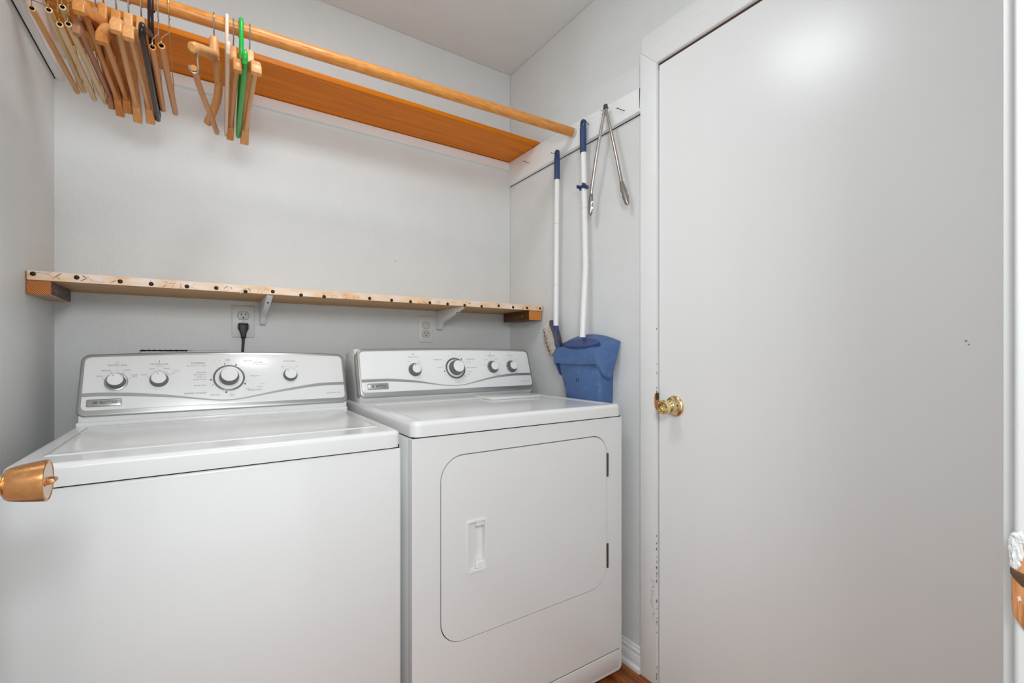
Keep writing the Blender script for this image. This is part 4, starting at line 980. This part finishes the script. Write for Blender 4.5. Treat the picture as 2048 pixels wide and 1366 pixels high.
bm = B(); zc = 1.716; tube(bm, [(hx, hy(zc), zc - 0.006), (hx, hy(zc), zc + 0.006)], 0.0135, 20)
for s in (-1, 1):
    bx(bm, (hx - 0.024, hy(zc) + s * 0.0150 - 0.0022, zc - 0.004), (hx - 0.006, hy(zc) + s * 0.0150 + 0.0022, zc + 0.009), 0.0015, 2)
    bx(bm, (hx - 0.010, hy(zc) + s * 0.0135 - 0.004, zc - 0.009), (hx + 0.008, hy(zc) + s * 0.0135 + 0.004, zc + 0.002), 0.0015, 2)
obj('broom_clip', bm, M['grip'], dp)

tg = thing('tongs', 'long stainless steel kitchen tongs hanging open beside the door casing', 'tongs', (1.19, 1.189, 1.60))
PV = Vector((1.187, 1.1885, 1.958))
def channel(bm, p0, p1, w0, w1, out, dep):
    """U-channel arm from p0 to p1; 'out' points to the back of the channel."""
    ax = (p1 - p0).normalized(); out = (out - ax * out.dot(ax)).normalized(); sd = ax.cross(out)
    secs = []
    N = 12
    for i in range(N + 1):
        t = i / N; p = p0 + (p1 - p0) * t + out * 0.004 * sin(pi * t); w = w0 + (w1 - w0) * t; d = dep
        prof = [(-w, 0), (-w, d * 0.35), (-w * 0.82, d * 0.72), (-w * 0.42, d * 0.95), (0, d), (w * 0.42, d * 0.95), (w * 0.82, d * 0.72), (w, d * 0.35), (w, 0), (w - 0.0014, 0), (w * 0.7, d * 0.55), (0, d - 0.0014), (-w * 0.7, d * 0.55), (-w + 0.0014, 0)]
        secs.append([p + sd * a + out * b for a, b in prof])
    quad_loft(bm, secs)
for s, tip_a, tip_b in ((1, Vector((1.190, 1.2640, 1.676)), Vector((1.186, 1.2705, 1.5965))), (-1, Vector((1.188, 1.1140, 1.674)), Vector((1.200, 1.0955, 1.5925)))):
    bm = B(); top = PV + Vector((0.002 * s, 0.0045 * s, -0.006)); outv = Vector((-0.93, -0.15, 0)) if s > 0 else Vector((-0.55, -0.85, 0))
    channel(bm, top, tip_a, 0.0052, 0.0062, outv, 0.0080)
    arm = obj('arm', bm, M['steel'], tg, smooth=40)
    # scalloped spoon-like tip
    bm = B(); ax = (tip_b - tip_a).normalized(); o2 = (outv - ax * outv.dot(ax)).normalized(); sd = ax.cross(o2); rows = []
    N = 28
    for i in range(N + 1):
        t = i / N; w = 0.0066 + 0.0044 * min(1, t / 0.35) ** 0.7; w *= (1.0 if t < 0.72 else sqrt(max(0.06, 1 - ((t - 0.72) / 0.28) ** 2)))
        row = []
        for k in range(9):
            a = -1 + 2 * k / 8; sc = 1 + (0.10 * sin(t * 7 * pi) if abs(a) > 0.9 and 0.25 < t < 0.9 else 0)
            row.append(tip_a.lerp(tip_b, t) + sd * a * w * sc + o2 * (0.0075 * (1 - a * a) + 0.001 - 0.006 * t * t))
        rows.append(row)
    V_ = [[bm.verts.new(p) for p in r] for r in rows]
    for a, b in zip(V_, V_[1:]):
        for k in range(8): bm.faces.new((a[k], a[k + 1], b[k + 1], b[k]))
    bmesh.ops.solidify(bm, geom=list(bm.faces), thickness=0.0010)
    obj('tip', bm, M['steel'], arm, smooth=60)
bm = B(); tube(bm, [PV + Vector((-0.006, 0.002, 0.002)), PV + Vector((0.008, -0.002, 0.002))], 0.0062, 16); bx(bm, PV + Vector((-0.004, -0.006, 0.002)), PV + Vector((0.006, 0.008, 0.016)), 0.0025, 2); obj('pivot', bm, M['hinge'], tg)
bm = B(); tube(bm, [PV + Vector((-0.012, 0.013, -0.003)), PV + Vector((-0.0125, 0.004, -0.009)), PV + Vector((-0.012, -0.006, -0.018)), PV + Vector((-0.006, -0.010, -0.021))], 0.0011, 8); obj('lock_ring', bm, M['steel'], tg)

# ------------------------------------------------------------------ hangers (local frame: origin at the neck top, arms along y, z up)
RR = 0.0172
def hook_pts(zc, y0=0.0, r=RR + 0.0025, start=0.0, tail=30, inner=None):
    """wire from the neck up the near side of the rod and over it; zc = rod centre above the neck."""
    P = [(0, y0, start - 0.006), (0, y0, start + 0.006)]
    zs = max(start + 0.012, zc - r * 1.05)
    P.append((0, y0 - 0.55 * r, start + (zs - start) * 0.6)); 
    for k in range(15):
        a = radians(200 - (200 - tail + 60) * k / 14)   # from near side over the top to the far side
        P.append((0, r * cos(a), zc + r * sin(a)))
    return P
def smooth_pts(P, n=4):
    out = []
    for i in range(len(P) - 1):
        p0, p1, p2, p3 = P[max(0, i - 1)], P[i], P[i + 1], P[min(len(P) - 1, i + 2)]
        for k in range(n):
            t = k / n
            out.append(tuple(0.5 * (2 * p1[j] + (p2[j] - p0[j]) * t + (2 * p0[j] - 5 * p1[j] + 4 * p2[j] - p3[j]) * t * t + (3 * p1[j] - p0[j] - 3 * p2[j] + p3[j]) * t ** 3) for j in range(3)))
    out.append(P[-1]); return out

def hroot(name, label, x, yaw, dn, group='clothes hangers on the rod', roll=0.0):
    o = thing(name, label, 'hanger', (x, yr(x), ZR + RR - dn), -yaw, group)
    if roll: o.rotation_euler = (roll, 0, -yaw)
    return o

def suit_hanger(x, yaw, w, dn, dt, roll, label, mat, th=0.0125, near_mat=None):
    r = hroot('wooden_hanger', label, x, yaw, dn, roll=roll)
    s = dt / 0.165
    topc = [(0.0148, 0.0), (0.0150, -0.022), (0.0185, -0.036), (0.030, -0.047), (0.060, -0.060), (0.100, -0.079), (0.140, -0.102), (w - 0.022, -0.126), (w - 0.004, -0.144), (w, -0.150)]
    botc = [(w + 0.0005, -0.165), (w - 0.010, -0.168), (w - 0.030, -0.154), (0.140, -0.130), (0.100, -0.109), (0.060, -0.091), (0.025, -0.080), (0.0, -0.078)]
    half = [(a, b * s) for a, b in topc + botc]
    prof = half + [(-a, b) for a, b in half[::-1]][1:]
    bm = B()
    N = len(prof)
    def X(a, sgn):
        f = min(1, abs(a) / w); return sgn * th * (1.0 - 0.12 * sin(pi * f) + 0.10 * max(0, f - 0.85) / 0.15)
    A = [bm.verts.new((X(a, -1), a, b)) for a, b in prof]; Z = [bm.verts.new((X(a, 1), a, b)) for a, b in prof]
    fa = bm.faces.new(A[::-1]); fz = bm.faces.new(Z)
    for i in range(N):
        j = (i + 1) % N; bm.faces.new((A[i], A[j], Z[j], Z[i]))
    bmesh.ops.recalc_face_normals(bm, faces=bm.faces)
    es = [e for e in bm.edges if len({v_.co.x > 0 for v_ in e.verts}) == 1]
    bmesh.ops.bevel(bm, geom=es, offset=0.0035, segments=3, profile=0.5, affect='EDGES')
    obj('shoulders', bm, mat, r, local=True, smooth=40)
    bm = B(); tube(bm, smooth_pts(hook_pts(dn - RR)), 0.0017, 8); obj('hook', bm, M['wire'], r, local=True)
    bm = B(); zb = -0.140 * s; tube(bm, [(0, -w + 0.012, zb), (0, -w + 0.03, zb), (0, 0, zb), (0, w - 0.03, zb), (0, w - 0.012, zb)], 0.0062, 12); obj('trouser_bar', bm, mat, r, local=True)
    return r

def tube_hanger(x, yaw, w, dn, dt, roll, label, mat, wire, rad=0.0058):
    r = hroot('wire_hanger', label, x, yaw, dn, roll=roll)
    bm = B()     # hollow cardboard-like dowel
    n = 16; rings = []
    for (rr_, y) in ((rad * 0.62, -w + 0.02), (rad * 0.62, -w), (rad, -w + 0.0006), (rad, w - 0.0006), (rad * 0.62, w), (rad * 0.62, w - 0.02)):
        rings.append([bm.verts.new((rr_ * cos(2 * pi * k / n), y, -dt + rr_ * sin(2 * pi * k / n))) for k in range(n)])
    for a, b in zip(rings, rings[1:]):
        for k in range(n): bm.faces.new((a[k], a[(k + 1) % n], b[(k + 1) % n], b[k]))
    f1 = bm.faces.new(rings[0][::-1]); f2 = bm.faces.new(rings[-1])
    obj('trouser_tube', bm, [mat, M['gap']], r, local=True, smooth=40, matfn=lambda nn, c: 1 if abs(c.y) < w - 0.0005 and (c.x ** 2 + (c.z + dt) ** 2) < (rad * 0.7) ** 2 else 0)
    bm = B()
    tube(bm, smooth_pts(hook_pts(dn - RR, start=0.0)), 0.0012, 7)
    for s_ in (-1, 1): tube(bm, smooth_pts([(0, 0, 0.0), (0, 0, -0.030), (0, s_ * 0.010, -0.037), (0, s_ * w * 0.5, -0.032 - (dt - 0.049) * 0.5), (0, s_ * (w - 0.004), -dt + 0.018), (0, s_ * (w + 0.003), -dt + 0.012), (0, s_ * (w + 0.002), -dt + 0.003), (0, s_ * (w - 0.010), -dt)]), 0.0011, 6)
    for k in range(7): tube(bm, [(0.0013 * cos(k * 2.2), 0.0013 * sin(k * 2.2), -0.034 + k * 0.0065), (0.0013 * cos(k * 2.2 + 2.2), 0.0013 * sin(k * 2.2 + 2.2), -0.034 + (k + 1) * 0.0065)], 0.0011, 5)
    obj('wire_frame', bm, wire, r, local=True)
    return r

def plastic_hanger(x, yaw, w, dn, dt, roll, label, mat, rad=0.0052, neck=0.112):
    r = hroot('plastic_hanger', label, x, yaw, dn, roll=roll)
    # origin at the hook top; rod centre is dn - RR below/above it
    zc = dn - RR; rh = RR + rad + 0.0006
    P = []
    for k in range(13):
        a = radians(-20 + 200 * k / 12); P.append((0, rh * cos(a), zc + rh * sin(a)))
    P += [(0, -rh, zc - 0.03), (0, -rh * 0.8, -neck * 0.72), (0, 0.0, -neck)]
    bm = B(); tube(bm, smooth_pts(P), rad, 12); obj('hook', bm, mat, r, local=True)
    bm = B(); c = 0.014
    Q = [(0, 0, -neck), (0, 0.02, -neck - 0.004), (0, w - c * 1.5, -dt + 0.020), (0, w - c * 0.3, -dt + 0.013), (0, w, -dt + 0.004), (0, w - c * 0.4, -dt - 0.006), (0, w - c * 1.4, -dt - 0.008), (0, 0, -dt - 0.008)]
    Q = Q + [(0, -a[1], a[2]) for a in Q[::-1]][1:]
    Q[-1] = (0, 0.0, -neck)
    tube(bm, smooth_pts(Q), rad, 12); obj('frame', bm, mat, r, local=True)
    return r

tube_hanger(-0.284, 0.000, 0.192, 0.073, 0.133, 0.041 / 1, 'wire hanger with tan tube, first from the left wall', M['dowelorange'], M['brasswire'])
tube_hanger(-0.266, -0.030, 0.191, 0.070, 0.130, 0.039, 'wire hanger with pale cracked tube, second from the left wall', M['dowel'], M['brasswire'])
tube_hanger(-0.2475, -0.012, 0.188, 0.078, 0.140, 0.051, 'wire hanger with pale tube hanging lowest, third from the left wall', M['dowel'], M['brasswire'])
tube_hanger(-0.2375, 0.004, 0.199, 0.068, 0.128, 0.020, 'wire hanger with pale tube, fourth from the left wall', M['dowel'], M['brasswire'])
suit_hanger(-0.2035, 0.030, 0.218, 0.064, 0.161, -0.048, 'wooden hanger whose near arm rides highest, nearest the wire hangers', M['hanger'], th=0.0090)
tube_hanger(-0.2295, 0.010, 0.193, 0.082, 0.136, 0.041, 'wire hanger with tube mostly hidden, fifth from the left wall', M['dowel'], M['brasswire'])
suit_hanger(-0.2175, 0.015, 0.193, 0.078, 0.154, 0.038, 'greyish wooden hanger half hidden behind its neighbours', M['hangergrey'], th=0.0060)
suit_hanger(-0.180, 0.005, 0.192, 0.070, 0.165, 0.040, 'wooden hanger with a broad darker near shoulder among the left cluster', M['hanger'], th=0.0100)
suit_hanger(-0.157, -0.010, 0.212, 0.070, 0.167, -0.040, 'wooden hanger with pale near end above the broad dark shoulder', M['hangerpale'], th=0.0095)
suit_hanger(-0.133, 0.012, 0.209, 0.070, 0.167, -0.019, 'wooden hanger with pale near end just left of brown plastic one', M['hangerpale'], th=0.0095)
plastic_hanger(-0.1135, -0.005, 0.210, -0.004, 0.218, -0.014, 'dark brown plastic hanger in the left cluster', M['brownplastic'], 0.0062)
tube_hanger(-0.100, -0.012, 0.186, 0.060, 0.149, 0.064, 'wire hanger with wooden tube close beside the brown plastic hanger', M['hanger'], M['wire'], 0.0066)
tube_hanger(-0.078, 0.021, 0.190, 0.049, 0.158, 0.046, 'wire hanger with wooden tube hanging apart right of the cluster', M['hanger'], M['brasswire'], 0.0070)
# curved hanger with a clip-on trouser bar
r = hroot('curved_hanger', 'curved wooden hanger with loose hooked trouser bar, alone mid-rod', 0.0170, 0.03, 0.060)
def arm_path(s_): return [(0, 0, -0.045), (0.006, s_ * 0.03, -0.055), (0.010, s_ * 0.08, -0.075), (0.005, s_ * 0.13, -0.103), (-0.009, s_ * 0.17, -0.131), (-0.020, s_ * 0.192, -0.150)]
bm = B(); tube(bm, [(0, 0, 0.0), (0, 0, -0.004), (0, 0, -0.02), (0, 0, -0.040), (0, 0, -0.058)], [0.009, 0.0105, 0.011, 0.013, 0.012], 14)
tube(bm, smooth_pts(arm_path(1)), [0.0125] * 20 + [0.0115], 14, flat=0.85)
tube(bm, [(0, 0, -0.048), (-0.006, -0.03, -0.060), (-0.019, -0.10, -0.096), (-0.033, -0.172, -0.134), (-0.037, -0.190, -0.145), (-0.0375, -0.193, -0.147)], [0.0125, 0.0125, 0.0122, 0.0122, 0.0112, 0.008], 14, flat=0.95)
obj('shoulders', bm, M['hangerpale'], r, local=True)
bm = B(); tube(bm, smooth_pts(hook_pts(0.060 - RR)), 0.0017, 8); obj('hook', bm, M['wire'], r, local=True)
bm = B(); tube(bm, smooth_pts([(-0.0355, -0.180, -0.185), (-0.034, -0.165, -0.184), (-0.029, -0.10, -0.181), (-0.019, 0.0, -0.175), (-0.007, 0.10, -0.170), (0.0035, 0.200, -0.167)]), 0.0068, 12); tb = obj('trouser_bar', bm, M['hanger'], r, local=True)
bm = B(); tube(bm, smooth_pts([(-0.0290, -0.176, -0.140), (-0.0285, -0.176, -0.165), (-0.0270, -0.176, -0.186), (-0.0350, -0.176, -0.1945), (-0.0435, -0.176, -0.187), (-0.0430, -0.176, -0.179)]), 0.0022, 8); obj('bar_hook', bm, M['wire'], r, local=True)
bm = B(); tube(bm, [(0.0028, 0.192, -0.1660), (0.0042, 0.206, -0.1662)], 0.0074, 12); obj('metal_tip', bm, M['steel'], r, local=True)
plastic_hanger(0.0455, 0.020, 0.215, -0.004, 0.216, -0.046, 'cream plastic hanger beside the green one', M['creamplastic'], 0.0046, 0.105)
suit_hanger(0.0605, 0.001, 0.207, 0.075, 0.164, -0.009, 'wooden hanger between cream and green plastic hangers', M['hanger'], th=0.0085)
plastic_hanger(0.078, 0.015, 0.212, -0.004, 0.217, -0.023, 'bright green plastic hanger', M['greenplastic'], 0.0056, 0.118)
suit_hanger(0.098, 0.002, 0.212, 0.073, 0.167, -0.023, 'wooden hanger furthest along the rod, right of the green one', M['hangerpale'], th=0.0105)
